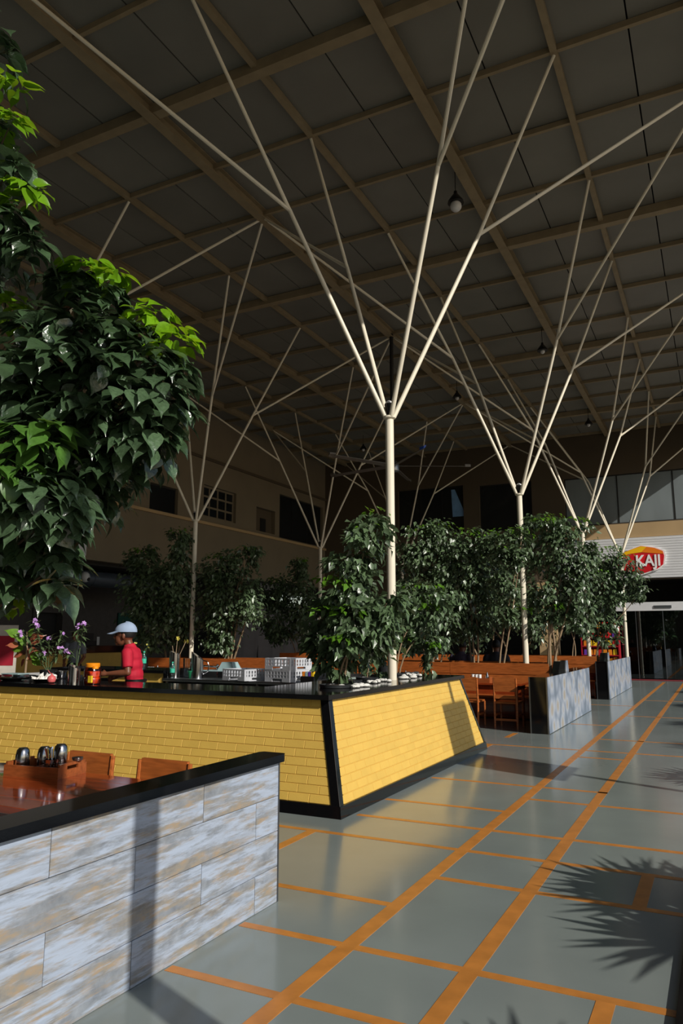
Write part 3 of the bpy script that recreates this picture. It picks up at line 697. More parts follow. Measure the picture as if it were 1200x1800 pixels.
t = thing('basin_tray', 'pale teal upturned basin on the worktable', 'basin', (-7.15, 10.12, .9))
obj('shell', MB().hexa([(-.16, -.12, .12), (.16, -.12, .12), (.16, .12, .12), (-.16, .12, .12), (-.10, -.08, .25), (.10, -.08, .25), (.10, .08, .25), (-.10, .08, .25)]), 'teal_box', t)
obj('rim', MB().box((-.05, 0, .11), (.75, .4, .02), bev=.006), 'teal_box', t)
obj('stand', MB().box((0, 0, .05), (.3, .25, .1)), 'black_plastic', t)
t = thing('menu_stand', 'dark holder with coloured packets in front of the crates', 'holder', (-5.36, 9.56, .9))
obj('tub', MB().box((0, 0, .045), (.22, .1, .09), bev=.006), 'black_plastic', t)
for k, mm in enumerate(('pack_orange', 'teal_box', 'pack_purple', 'pack_yellow')): obj('packet', MB().box((-.075 + k * .05, 0, .11), (.035, .05, .09)), mm, t)
# pots sunk in the counter top, pebbles
def sunk_pot(label, loc, r, h=.035):
    t = thing('planter_pot', label, 'pot', loc)
    obj('rim', MB().lathe([(r * .97, 0), (r, .004), (r * 1.03, h), (r * .93, h), (r * .9, h * .45), (.0005, h * .45)], 28), 'pot_black', t, smooth=True)
    obj('soil', MB().lathe([(r * .89, h * .45), (r * .5, h * .8), (.0005, h * .9)], 20), 'soil', t, smooth=True); return t
SPOTS = [(-3.68, 7.15, .17, 'shallow black pot at the counter corner, under the bushy tree'), (-3.92, 7.95, .16, 'shallow black pot second from the counter corner'),
         (-3.98, 8.6, .14, 'shallow black pot beside the cream column foot'), (-4.12, 9.85, .15, 'shallow black pot farthest along the side counter')]
for x, y, r, lb in SPOTS: sunk_pot(lb, (x, y, ZC), r)
t = thing('bucket_pot', 'tall black pot beside the cream column', 'pot', (-4.05, 9.3, ZC))
obj('wall', MB().lathe([(.085, 0), (.09, .005), (.1, .14), (.105, .15), (.095, .15), (.09, .12), (.0005, .12)], 22), 'pot_black', t, smooth=True)
peb = [MB().ball((0, 0, 0), (.036 + .008 * i, .028, .02), 8, 5).mesh('pebble', 'pebble', True) for i in range(3)]
for (cx, cy, n) in ((-3.52, 7.36, 10), (-3.62, 8.18, 11), (-3.62, 9.05, 6), (-3.75, 9.55, 6), (-4.0, 10.08, 5)):
    for k in range(n):
        p = link('white_pebble', peb[k % 3], None, (cx + random.uniform(-.09, .09), cy + random.uniform(-.22, .22), ZC + .018), (0, 0, random.uniform(0, 3)))
        tag(p, 'white pebble lying among the pots on the side counter', 'pebble', 'white pebbles on the side counter')
# ================================================================== FURNITURE
def chair(label, loc, rz, group=None, h=.86):
    t = thing('wooden_chair', label, 'chair', loc, rz, group)          # back at y=0, seat towards +y
    w = .40
    obj('seat', MB().box((0, .24, .43), (w, .42, .035), bev=.008), 'wood_orange', t)
    obj('backrest', MB().hexa([(-w / 2 + .02, -.01, h - .24), (w / 2 - .02, -.01, h - .24), (w / 2 - .02, .015, h - .24), (-w / 2 + .02, .015, h - .24),
                               (-w / 2 + .02, -.03, h), (w / 2 - .02, -.03, h), (w / 2 - .02, -.006, h), (-w / 2 + .02, -.006, h)]), 'wood_orange', t)
    obj('back_rail', MB().bm(-w / 2 + .02, -.005, .50, w / 2 - .02, .02, .555), 'wood_orange', t)
    for s in (-1, 1):
        x = s * (w / 2 - .005)
        obj('leg', MB().tube([(x, 0, 0), (x, .02, .42), (x, -.012, h - .01)], [.017, .02, .016], 8), 'wood_orange', t, smooth=True)
        obj('leg', MB().tube([(x, .43, 0), (x, .43, .42)], [.016, .019], 8), 'wood_orange', t, smooth=True)
        obj('stretcher', MB().bm(x - .009, .02, .2, x + .009, .43, .23), 'wood_orange', t)
    obj('stretcher', MB().bm(-w / 2, .0, .13, w / 2, .022, .165), 'wood_orange', t)
    return t
def table(label, loc, L, W, h, material='wood_table', group=None):
    t = thing('wooden_table', label, 'table', loc, 0, group)
    nb = 5
    for i in range(nb):
        y0 = -W / 2 + W * i / nb
        obj('plank', MB().box((0, y0 + W / nb / 2, h - .018), (L, W / nb - .0015, .036), bev=.002), material, t)
    obj('apron', MB().bm(-L / 2 + .08, -W / 2 + .08, h - .12, L / 2 - .08, W / 2 - .08, h - .037), material, t)
    for sx in (-1, 1):
        for sy in (-1, 1):
            obj('leg', MB().lathe([(.028, 0), (.03, .1), (.026, .3), (.036, .45), (.026, .5), (.036, h - .14), (.036, h - .036)], 10, (sx * (L / 2 - .12), sy * (W / 2 - .12), 0)), material, t, smooth=True)
    return t
table('glossy red-brown table behind the plank partition', (-3.72, 3.12, 0), 2.1, .86, .72)
chair('wooden chair behind the glossy table, farther from the plank partition', (-3.76, 3.76, 0), math.pi, 'chairs at the glossy table', .80)
chair('wooden chair behind the glossy table, nearer the plank partition', (-3.12, 3.74, 0), math.pi, 'chairs at the glossy table', .80)
# caddy with cutlery on the near table
ZT_ = .72
cd_ = thing('cutlery_caddy', 'wooden caddy with steel tumblers and spoons on the glossy table', 'caddy', (-3.755, 3.40, ZT_), math.radians(8))
obj('base', MB().bm(-.2, -.13, 0, .2, .13, .012), 'wood_tray', cd_)
obj('side_board', MB().bm(-.2, -.13, .012, .2, -.116, .066), 'wood_tray', cd_); obj('side_board', MB().bm(-.2, .116, .012, .2, .13, .066), 'wood_tray', cd_)
for s in (-1, 1):
    m = MB(); x0, x1 = (.186, .2) if s > 0 else (-.2, -.186)
    m.bm(x0, -.116, .012, x1, .116, .045); m.bm(x0, -.116, .045, x1, -.05, .082); m.bm(x0, .05, .045, x1, .116, .082); m.bm(x0, -.05, .066, x1, .05, .082)
    obj('end_board', m, 'wood_tray', cd_)
obj('divider', MB().bm(.0, -.116, .012, .012, .116, .06), 'wood_tray', cd_)
def tumbler(label, loc, group=None):
    t = thing('steel_tumbler', label, 'tumbler', loc, 0, group)
    obj('wall', MB().lathe([(.042, 0), (.043, .003), (.043, .03), (.042, .036), (.043, .042), (.0425, .095), (.036, .13), (.024, .143), (.0005, .145)], 20), 'steel', t, smooth=True); return t
tumbler('upturned steel tumbler at the left end of the wooden caddy', (-3.885, 3.335, ZT_ + .014))
tumbler('upturned steel tumbler in the middle of the wooden caddy', (-3.805, 3.43, ZT_ + .014))
tumbler('upturned steel tumbler beside the spoon holder', (-3.71, 3.47, ZT_ + .03))
hd = thing('spoon_holder', 'perforated steel cup holding spoons in the wooden caddy', 'cup', (-3.645, 3.345, ZT_ + .014))
obj('cup', MB().lathe([(.04, 0), (.042, .003), (.042, .088), (.044, .092), (.039, .09), (.038, .01), (.0005, .008)], 24), 'steel', hd, smooth=True)
for k in range(14):
    a = k * 2 * math.pi / 14
    for z in (.055, .068): obj('hole', MB().ball((.0425 * math.cos(a), .0425 * math.sin(a), z), .004, 6, 4), 'black_plastic', hd)
for k, (dx, dy) in enumerate(((-.05, -.005), (-.035, .02), (-.025, -.02), (.03, .02))):
    sp = obj('spoon_handle' if k < 3 else 'knife_handle', MB().tube([(dx * .1, dy * .3, .015), (dx * .6, dy, .1), (dx, dy * 1.3, .155)], [.004, .006, .011 if k < 3 else .008], 8), 'chrome' if k < 3 else 'black_plastic', hd, smooth=True)
t = thing('salt_dish', 'small steel dish on the right end of the wooden caddy', 'dish', (-3.57, 3.475, ZT_ + .083))
obj('bowl', MB().lathe([(.02, 0), (.03, .004), (.034, .02), (.03, .02), (.0005, .01)], 16), 'steel_dull', t, smooth=True)
t = thing('menu_card', 'printed menu card lying at the left of the glossy table', 'menu', (-4.22, 3.42, ZT_), math.radians(20))
obj('cover', MB().box((0, 0, .006), (.3, .22, .012), bev=.002), 'menu_paper', t); obj('inner_sheet', MB().box((.01, 0, .013), (.27, .2, .002)), 'menu_paper', t)

# benches back to back with planters between
def bench(label, loc, rz, L, group):
    t = thing('wooden_bench', label, 'bench', loc, rz, group)       # back plane at y=0, sits towards -y
    for k in range(2): obj('seat_board', MB().box((0, -.14 - .2 * k, .44), (L - .02, .195, .035), bev=.006), 'wood_orange', t)
    for k in range(2):
        z = .62 + .225 * k
        obj('back_board', MB().box((0, 0, z + .1), (L - .006, .03, .215), bev=.005), 'wood_orange', t)
    obj('lower_board', MB().bm(-L / 2 + .01, -.012, .1, L / 2 - .01, .012, .6), 'wood_table', t)
    for s in (-1, 1): obj('end_panel', MB().bm(s * (L / 2 - .03) - .015, -.42, 0, s * (L / 2 - .03) + .015, -.02, .42), 'wood_table', t)
    return t
ORD = ['next to the grey partition', 'second from the grey partition', 'third from the grey partition', 'fourth from the grey partition', 'at the far left end']
NB, LB = 5, 1.95
for row, (yb, nm) in enumerate(((14.45, 'nearest bench row'), (20.65, 'second bench row'))):
    for k in range(NB):
        xc = -2.9 - LB / 2 - k * LB
        bench('orange wooden bench of the %s, %s' % (nm, ORD[k]), (xc, yb, 0), 0, LB, nm)
        bench('orange wooden bench behind the planter of the %s, %s' % (nm, ORD[k]), (xc, yb + .95, 0), math.pi, LB, nm)
    p = thing('planter_box', 'long wooden planter between the benches of the %s' % nm, 'planter', (-2.9 - LB * NB / 2, yb + .475, 0))
    W2 = LB * NB / 2
    obj('long_side', MB().bm(-W2, -.42, .02, W2, -.40, .86), 'wood_table', p); obj('long_side', MB().bm(-W2, .40, .02, W2, .42, .86), 'wood_table', p)
    obj('short_side', MB().bm(-W2, -.40, .02, -W2 + .02, .40, .86), 'wood_table', p); obj('short_side', MB().bm(W2 - .02, -.40, .02, W2, .40, .86), 'wood_table', p)
    obj('soil', MB().bm(-W2 + .02, -.40, .0, W2 - .02, .40, .80), 'soil', p)
glassm = MB().lathe([(.028, 0), (.032, .09), (.0005, .091)], 10).mesh('tumbler', 'sign_and_glint_white', True)  # plain white imitates the sun glints on steel glasses
def caddy(label, loc, rz=0.0):
    t = thing('table_caddy', label, 'caddy', loc, rz)
    obj('tray', MB().bm(-.2, -.1, 0, .2, .1, .012), 'wood_tray', t)
    for y in (-.1, .09): obj('side_board', MB().bm(-.2, y, .012, .2, y + .01, .065), 'wood_tray', t)
    for x in (-.2, .19): obj('end_board', MB().bm(x, -.09, .012, x + .01, .09, .09), 'wood_tray', t)
    for k in range(3): link('glass', glassm, t, (-.14 + .065 * k, 0, .013), (0, 0, 0), (1, 1, 1.25))
    obj('sauce_bottle', MB().lathe([(.026, .013), (.028, .02), (.028, .11), (.012, .15), (.012, .17), (.0005, .171)], 10), 'steel', t, smooth=True, loc=(.13, 0, 0))
    return t
for row, yb in enumerate((14.45, 20.65)):
    rn = ('nearest', 'second')[row]
    for k in range(NB):
        xc = -3.95 - k * 1.95
        table('dark wooden table before the %s bench row, %s' % (rn, ORD[k]), (xc, yb - .85, 0), 1.6, .74, .74, 'wood_table')
        caddy('caddy of glasses before the %s bench row, %s' % (rn, ORD[k]), (xc + (.28 if k % 2 else -.05), yb - .8, .74))
for k, yb in enumerate((16.6, 22.6)):
    rn = ('first', 'second')[k]
    for i in range(4):
        xc = -3.95 - i * 2.4
        table('dark wooden table beyond the %s planter, %s' % (rn, ORD[i]), (xc, yb - .1, 0), 1.6, .74, .74, 'wood_table')
        caddy('caddy of glasses beyond the %s planter, %s' % (rn, ORD[i]), (xc + .1, yb - .1, .74))
chair('wooden chair beside the near corner of the floral partition', (-3.36, 12.93, 0), 0, 'chairs before the nearest bench row')
chair('wooden chair half hidden by the end of the yellow counter', (-4.04, 12.9, 0), 0, 'chairs before the nearest bench row')
chair('wooden chair behind the yellow counter, third from the partition', (-4.9, 12.9, 0), 0, 'chairs before the nearest bench row')
# floral partitions along the walkway
def floral(label, loc, segs, h):
    t = thing('floral_partition', label, 'partition', loc); L = segs[-1]
    obj('core', MB().bm(-.30, 0, 0, -.012, L, h - .02), 'black_granite', t)
    for a, b in zip(segs[:-1], segs[1:]): obj('floral_panel', MB().bm(-.012, a + .006, .01, 0, b - .006, h), 'floral_laminate', t)
    obj('ledge', MB().bm(-.31, -.01, h - .02, -.013, L, h + .002), 'black_granite', t)
    for x in (-.31, -.03): obj('edge_strip', MB().bm(x, -.012, 0, x + .02, 0, h), 'steel_dull', t)
    return t
floral('floral grey partition nearer the viewer, beside the wooden chairs', (-2.54, 12.5, 0), [0, 3.9, 4.4], .90)
floral('floral grey partition farther along the walkway', (-2.54, 20.0, 0), [0, 3.0, 4.4, 5.3], .94)
for y, lb in ((14.3, 'black wedge panel on the nearer floral partition'), (20.55, 'black wedge panel on the farther floral partition')):
    t = thing('wedge_panel', lb, 'panel', (-2.70, y, .90 if y < 15 else .94))
    obj('board', MB().prism_x([(0, 0), (1.0, 0), (.9, .2), (.22, .2)], -.12, .0), 'black_granite', t)
    obj('end_tile', MB().prism_x([(.72, 0), (1.0, 0), (.93, .2), (.8, .2)], .001, .012), 'floral_laminate', t)

# ================================================================== PEOPLE
def person(label, loc, rz, shirt, pants, seated=False, cap=None, lean=0.0, arms=None, scale=1.0, head=1.0):
    t = thing('person', label, 'person', loc, rz); t.scale = (scale,) * 3
    # local frame: x forward, y left, z up
    zp = .58 if seated else .92
    up = lambda k: Vector((lean * k, 0, zp + k))
    P0, W, Cc, Nk = up(0), up(.16), up(.38), up(.53)
    Hc = up(.66) + Vector((.06, 0, 0))
    b = MB(); hb = MB()
    b.ball(P0, (.11, .15, .12)); b.ball(W, (.095, .13, .12)); b.ball(up(.28), (.10, .15, .12)); b.ball(Cc, (.105, .16, .11)); b.ball(up(.46), (.08, .16, .06))
    b.tube([Nk - Vector((0, 0, .06)), Nk + Vector((.02, 0, .02)), Hc - Vector((.03, 0, .04))], [.065, .052, .055], 12)
    hb.ball(Hc + Vector((-.012, 0, .02)), (.098, .076, .098), 16, 12)                # skull
    hb.ball(Hc + Vector((.035, 0, -.045)), (.062, .056, .072), 14, 10)               # face and jaw
    hb.ball(Hc + Vector((.068, 0, -.092)), (.026, .03, .024))                        # chin
    hb.tube([Hc + Vector((.082, 0, .01)), Hc + Vector((.108, 0, -.03)), Hc + Vector((.088, 0, -.042))], [.009, .015, .012], 8)   # nose
    hb.ball(Hc + Vector((.09, 0, -.066)), (.014, .024, .006)); hb.ball(Hc + Vector((.088, 0, -.078)), (.014, .022, .006))         # lips
    hb.ball(Hc + Vector((.075, 0, .025)), (.022, .05, .010))                          # brow
    for s in (-1, 1): hb.ball(Hc + Vector((-.012, s * .077, -.015)), (.02, .012, .032), 8, 6)
    hk = lambda m: [tuple(Hc + (Vector(v) - Hc) * head) for v in m.v]
    b.add(hk(hb), hb.f)
    cl = MB()
    cl.ball(P0 + Vector((0, 0, .04)), (.125, .165, .10)); cl.ball(W, (.118, .158, .13)); cl.ball(up(.28), (.125, .175, .13)); cl.ball(Cc, (.128, .182, .115)); cl.ball(up(.45), (.095, .175, .07))
    cl.tube([Nk - Vector((0, 0, .09)), Nk - Vector((-.005, 0, .03)), Nk + Vector((.015, 0, .015))], [.12, .085, .066], 14)
    for s in (-1, 1):
        sh = up(.43) + Vector((0, s * .185, 0))
        el, wr = (Vector(arms[0 if s > 0 else 1][0]), Vector(arms[0 if s > 0 else 1][1])) if arms else (sh + Vector((.03, s * .05, -.27)), sh + Vector((.2, s * .0, -.42)))
        b.tube([sh, el], [.05, .04], 12); b.ball(el, .041); b.tube([el, el.lerp(wr, .35), wr], [.04, .04, .026], 12)
        fd = (wr - el).normalized(); pm = wr + fd * .05
        sd = Vector((0, 0, 1)).cross(fd).normalized() * (-s); dn = fd.cross(sd).normalized() * -1
        b.tube([wr, pm, wr + fd * .09], [.026, .034, .03], 10)
        for q_, ln in enumerate((.066, .075, .07, .055)):
            base = wr + fd * .085 + Vector((0, 0, .030 - .02 * q_))
            b.tube([base, base + fd * ln * .5 + sd * .012, base + fd * ln * .75 + sd * .035, base + fd * ln * .55 + sd * .055], [.0105, .01, .0095, .008], 8)
        th = wr + fd * .03 + Vector((0, 0, .02))
        b.tube([th, th + fd * .03 + sd * .03 + Vector((0, 0, .02)), th + fd * .06 + sd * .045 + Vector((0, 0, .015))], [.014, .012, .009], 8)
        cl.ball(sh, (.075, .07, .075)); cl.tube([sh, sh.lerp(el, .75)], [.072, .066], 14)
    pn = MB(); pn.ball(P0, (.125, .165, .12))
    for s in (-1, 1):
        hp = P0 + Vector((0, s * .085, -.03))
        if seated: kn = P0 + Vector((.42, s * .11, -.03)); an = P0 + Vector((.40, s * .11, -.44))
        else: kn = P0 + Vector((.03, s * .10, -.44)); an = P0 + Vector((0, s * .11, -.84))
        pn.tube([hp, hp.lerp(kn, .5), kn], [.098, .088, .068], 14); pn.ball(kn, .069); pn.tube([kn, kn.lerp(an, .35), an], [.066, .062, .055], 14)
        b.tube([hp, kn, an], [.07, .05, .035], 10); b.ball(an + Vector((.07, 0, -.03)), (.13, .045, .045))
    body = remeshed('body', b, .0075, 'skin', t, 3)
    remeshed('shirt', cl, .012, shirt, t, 5); remeshed('trousers', pn, .014, pants, t, 5)
    for s in (-1, 1): obj('eye', MB().ball(Hc + Vector((.083, s * .028, .006)) * head, .009, 8, 6), 'eye', body)
    hr = MB(); n, m_ = 18, 7
    for i in range(m_ + 1):
        el_ = math.radians(-30 + 120 * i / m_)
        for k in range(n):
            a = 2 * math.pi * k / n; e2 = max(el_, math.radians(18 if math.cos(a) > .35 else -30))
            hr.v.append((Hc.x - .016 + .106 * math.cos(e2) * math.cos(a), .083 * math.cos(e2) * math.sin(a), Hc.z + .024 + .101 * math.sin(e2)))
    for i in range(m_):
        for k in range(n): hr.f.append((i * n + k, i * n + (k + 1) % n, (i + 1) * n + (k + 1) % n, (i + 1) * n + k))
    hr.v = hk(hr)
    obj('hair', hr, 'hair', t, smooth=True)
    if cap:
        c = MB()
        for i in range(8):
            e = math.radians(-4 + 94 * i / 7)
            for k in range(24):
                a = 2 * math.pi * k / 24; c.v.append((Hc.x - .014 + .118 * math.cos(e) * math.cos(a), .096 * math.cos(e) * math.sin(a), Hc.z + .036 + .098 * math.sin(e) * (1 - .08 * math.cos(a))))
        for i in range(7):
            for k in range(24): c.f.append((i * 24 + k, i * 24 + (k + 1) % 24, (i + 1) * 24 + (k + 1) % 24, (i + 1) * 24 + k))
        c.v = hk(c)
        cp = obj('cap', c, cap, t, smooth=True)
        bm_ = MB(); n = 9
        for lay in (0, -.006):
            for i in range(n):
                a = math.radians(-64 + 128 * i / (n - 1))
                bm_.v.append((Hc.x - .014 + .116 * math.cos(a), .095 * math.sin(a), Hc.z + .036 + lay))
                bm_.v.append((Hc.x + .03 + .155 * math.cos(a * .9), .088 * math.sin(a), Hc.z + .012 + lay - .0 * i))
        for l in (0, 2 * n):
            for i in range(n - 1): bm_.f.append((l + 2 * i, l + 2 * i + 1, l + 2 * i + 3, l + 2 * i + 2))
        for i in range(n - 1): bm_.f.append((2 * i + 1, 2 * n + 2 * i + 1, 2 * n + 2 * i + 3, 2 * i + 3))
        bm_.v = hk(bm_)
        obj('brim', bm_, cap, cp); obj('button', MB().ball((Hc.x - .014, 0, Hc.z + .134 * head), .008, 8, 5), cap, cp)
        bl = MB(); bl.lathe([(.135, 0), (.14, .005), (.14, .03), (.135, .035)], 24); bl.v = [(x * .93, y * 1.2, z + zp + .075) for x, y, z in bl.v]
        obj('belt', bl, 'black_plastic', t, smooth=True)
    return t
FACE = math.atan2(-.45, -.893)
# the cook's left arm is the one toward the viewer
person('man in a red shirt and pale blue cap working behind the yellow counter', (-6.59, 7.31, 0), FACE, 'shirt_red', 'trouser_black', cap='cap_blue', lean=.17, head=1.2,
       arms=(((.04, .235, 1.12), (.30, .20, 1.105)), ((.05, -.24, 1.12), (.26, -.14, 1.06))))
person('dark-haired person in a plum top seated beyond the nearest benches', (-5.05, 15.72, 0), math.radians(80), 'shirt_plum', 'trouser_black', True, lean=.12, scale=1.1)
person('person in a dark shirt seated beyond the planter, under the hanging leaves', (-4.25, 15.72, 0), math.radians(100), 'shirt_dark', 'trouser_black', True, lean=.1, scale=1.1)
person('person in a grey shirt standing behind the flowering plants', (-13.95, 13.3, 0), math.radians(-60), 'shirt_grey', 'trouser_black')
# ================================================================== FOLIAGE
# clumps of foliage: x, y, z, half width, half height
CLUMPS = {
    'T1': [[-3.29,7.35,2.76,0.18,0.19],[-3.43,7.35,2.55,0.26,0.22],[-3.53,7.35,2.3,0.3,0.19],[-3.75,7.35,2.05,0.37,0.19],[-3.43,7.35,2.04,0.33,0.22],[-3.91,7.35,1.77,0.28,0.22],[-3.5,7.35,1.73,0.36,0.25],[-3.16,7.35,1.91,0.18,0.28],[-3.07,7.35,1.84,0.1,0.22],[-3.71,7.35,1.43,0.32,0.24],[-3.36,7.35,1.61,0.26,0.25],[-3.91,7.35,1.43,0.2,0.22],[-3.78,7.35,1.19,0.14,0.13]],
    'T2': [[-5.69,15.0,3.63,0.46,0.31],[-5.17,15.0,3.67,0.45,0.31],[-5.57,15.0,3.19,0.58,0.37],[-4.99,15.0,2.98,0.38,0.48],[-5.9,15.0,2.9,0.33,0.37],[-5.07,15.0,2.26,0.35,0.54],[-5.02,15.0,1.79,0.28,0.48],[-5.53,15.0,1.67,0.38,0.36]],
    'T2b': [[-3.76,10.1,2.12,0.42,0.18],[-3.59,10.1,1.87,0.33,0.29],[-3.97,10.1,1.84,0.24,0.26],[-3.77,10.1,1.63,0.33,0.25],[-3.99,10.1,1.47,0.17,0.16],[-3.64,10.1,1.39,0.13,0.16],[-3.72,10.1,1.11,0.1,0.18]],
    'T3': [[-4.59,14.95,3.56,0.32,0.24],[-4.22,14.95,3.42,0.31,0.3],[-4.66,14.95,2.97,0.38,0.48],[-4.3,14.95,2.83,0.31,0.53],[-4.62,14.95,2.37,0.31,0.47],[-4.66,14.95,1.9,0.31,0.33],[-4.33,14.95,2.01,0.27,0.35]],
    'T4': [[-3.36,14.6,3.43,0.24,0.29],[-3.46,14.6,3.17,0.19,0.18],[-3.71,14.6,3.41,0.3,0.29],[-3.67,14.6,3.07,0.31,0.28],[-3.78,14.6,2.5,0.29,0.25],[-3.76,14.6,2.16,0.26,0.27],[-3.71,14.6,1.88,0.24,0.2]],
    'T5': [[-2.94,15.05,3.77,0.42,0.23],[-2.5,15.05,3.62,0.42,0.28],[-3.3,15.05,3.44,0.34,0.35],[-2.75,15.05,3.12,0.54,0.4],[-2.31,15.05,3.04,0.33,0.39],[-3.06,15.05,2.45,0.3,0.46],[-2.44,15.05,2.32,0.33,0.45],[-2.71,15.05,2.05,0.3,0.28],[-3.31,15.05,1.94,0.24,0.34],[-2.32,15.05,1.93,0.21,0.33]],
    'T6': [[-2.65,21.15,3.62,0.49,0.39],[-2.22,21.15,3.37,0.45,0.38],[-2.84,21.15,2.93,0.57,0.47],[-2.11,21.15,2.91,0.45,0.34],[-1.78,21.15,2.72,0.19,0.21],[-2.57,21.15,2.46,0.48,0.38],[-3.07,21.15,2.39,0.36,0.47],[-2.74,21.15,1.97,0.39,0.34],[-2.62,21.15,1.61,0.32,0.24],[-3.01,21.15,1.67,0.26,0.28]],
    'T7': [[-3.49,21.1,1.73,0.33,0.31],[-3.7,21.1,2.09,0.33,0.31]],
    'T8': [[-5.68,21.2,3.35,0.7,0.83],[-5.13,21.2,2.52,0.69,0.82],[-4.42,21.2,2.02,0.59,0.64],[-7.25,21.2,2.9,0.72,0.85],[-6.39,21.2,2.21,0.7,0.84]],
    'T9': [[-13.13,14.6,3.51,0.4,0.32],[-12.04,14.6,3.89,0.36,0.37],[-12.8,14.6,2.69,0.68,0.72],[-11.9,14.6,2.81,0.42,0.78],[-12.48,14.6,1.83,0.67,0.5],[-11.77,14.6,1.97,0.29,0.42]],
    'T10': [[-10.81,14.75,3.2,0.44,0.35],[-10.06,14.75,3.38,0.36,0.3],[-10.53,14.75,2.43,0.65,0.66],[-9.87,14.75,2.49,0.28,0.54],[-10.64,14.75,1.75,0.46,0.3],[-10.75,14.75,1.44,0.35,0.25]],
    'T11': [[-13.05,21.2,2.96,0.6,0.53],[-13.15,21.2,2.21,0.52,0.61],[-12.92,21.2,1.64,0.4,0.34]],
    'T12': [[-12.07,21.0,3.77,0.35,0.37],[-12.06,21.0,2.83,0.39,0.67],[-11.99,21.0,2.01,0.43,0.55]],
    'S3': [[-3.97,8.85,1.4,0.11,0.12],[-4.01,8.85,1.22,0.15,0.13],[-3.96,8.85,1.07,0.14,0.09]],
}
# x, y, z, radius, kind (0 dark, 1 young lime, 2 fresh)
NEAR = [[-4.52,3.02,5.91,0.25,0],[-4.16,3.07,5.4,0.1,1],[-4.12,3.05,5.03,0.11,1],[-4.42,3.13,5.03,0.25,0],[-4.07,3.03,4.68,0.13,0],[-3.97,3.11,4.5,0.12,1],[-4.11,3.08,4.31,0.15,0],[-3.98,3.17,4.18,0.1,0],[-4.64,3.27,4.31,0.29,0],[-3.87,3.57,4.14,0.14,1],[-3.62,3.6,4.05,0.1,1],[-4.03,3.62,4.06,0.17,0],[-3.78,3.66,3.93,0.16,0],[-4.54,3.51,3.9,0.19,1],[-4.15,3.4,3.71,0.14,0],[-3.86,3.44,3.67,0.18,0],[-3.41,3.77,3.75,0.15,1],[-3.2,3.8,3.57,0.13,1],[-3.51,3.74,3.61,0.16,0],[-3.58,3.49,3.57,0.19,0],[-4.0,3.21,3.34,0.21,0],[-3.68,3.26,3.31,0.2,0],[-3.42,3.4,3.27,0.2,0],[-3.25,3.58,3.34,0.18,0],[-3.13,3.76,3.3,0.1,0],[-4.3,3.19,3.23,0.23,0],[-3.95,3.28,3.08,0.19,0],[-3.61,3.35,3.01,0.2,0],[-3.34,3.49,3.01,0.19,0],[-3.14,3.58,3.09,0.15,0],[-3.11,3.72,3.01,0.09,0],[-3.99,3.52,2.91,0.24,0],[-3.64,3.6,2.85,0.21,0],[-3.32,3.64,2.86,0.17,0],[-3.82,3.07,2.74,0.16,2],[-3.66,3.15,2.74,0.16,2],[-3.84,3.1,2.53,0.18,2],[-3.19,3.71,2.86,0.08,0],[-3.82,3.54,2.66,0.19,0],[-3.58,3.66,2.66,0.16,0],[-3.68,3.19,2.46,0.16,0],[-3.81,3.69,2.52,0.16,0],[-3.97,3.19,2.34,0.18,0],[-3.73,3.2,2.29,0.16,0],[-3.58,3.27,2.36,0.12,0],[-3.61,3.28,2.22,0.1,0],[-4.16,3.36,2.15,0.19,0],[-3.99,3.44,2.15,0.17,0],[-3.7,3.38,2.03,0.08,0],[-4.21,3.37,1.92,0.15,0],[-4.15,3.51,1.97,0.14,0],[-3.68,3.31,1.85,0.07,0],[-4.46,3.62,1.75,0.09,1],[-4.6,3.5,2.03,0.24,0],[-4.47,3.35,2.56,0.24,0],[-4.53,3.36,2.94,0.24,0]]
_W = ((.06, .13, .02), (.20, .30, .05), (.40, .355, .06), (.60, .285, .03), (.78, .155, -.02), (.91, .055, -.09))     # along, half width, lift
_MID = ((0, 0), (.20, .0), (.40, -.005), (.60, -.03), (.78, -.07), (.91, -.12), (1.08, -.20))
BIG = np.array([(0, y, z) for y, z in _MID] + [(w, y, z) for y, w, z in _W] + [(-w, y, z) for y, w, z in _W])
BIGF = []
for _s, _o in ((0, 7), (1, 13)):
    _t = [(0, _o, 1), (_o, _o + 1, 1)]
    for _i in range(1, 5): _t += [(_i, _o + _i, _o + _i + 1), (_i, _o + _i + 1, _i + 1)]
    _t += [(5, _o + 5, 6)]
    BIGF += [(a, c, b) for a, b, c in _t] if _s else _t
SML = np.array([(0, 0, 0), (.30, .35, .07), (0, .5, -.03), (0, 1.0, -.13), (-.30, .35, .07)])
SMLF = [(0, 1, 2), (1, 3, 2), (0, 2, 4), (2, 3, 4)]
SUNN = np.array(SUN_V)
def unit(a): return a / np.maximum(np.linalg.norm(a, axis=-1, keepdims=True), 1e-6)
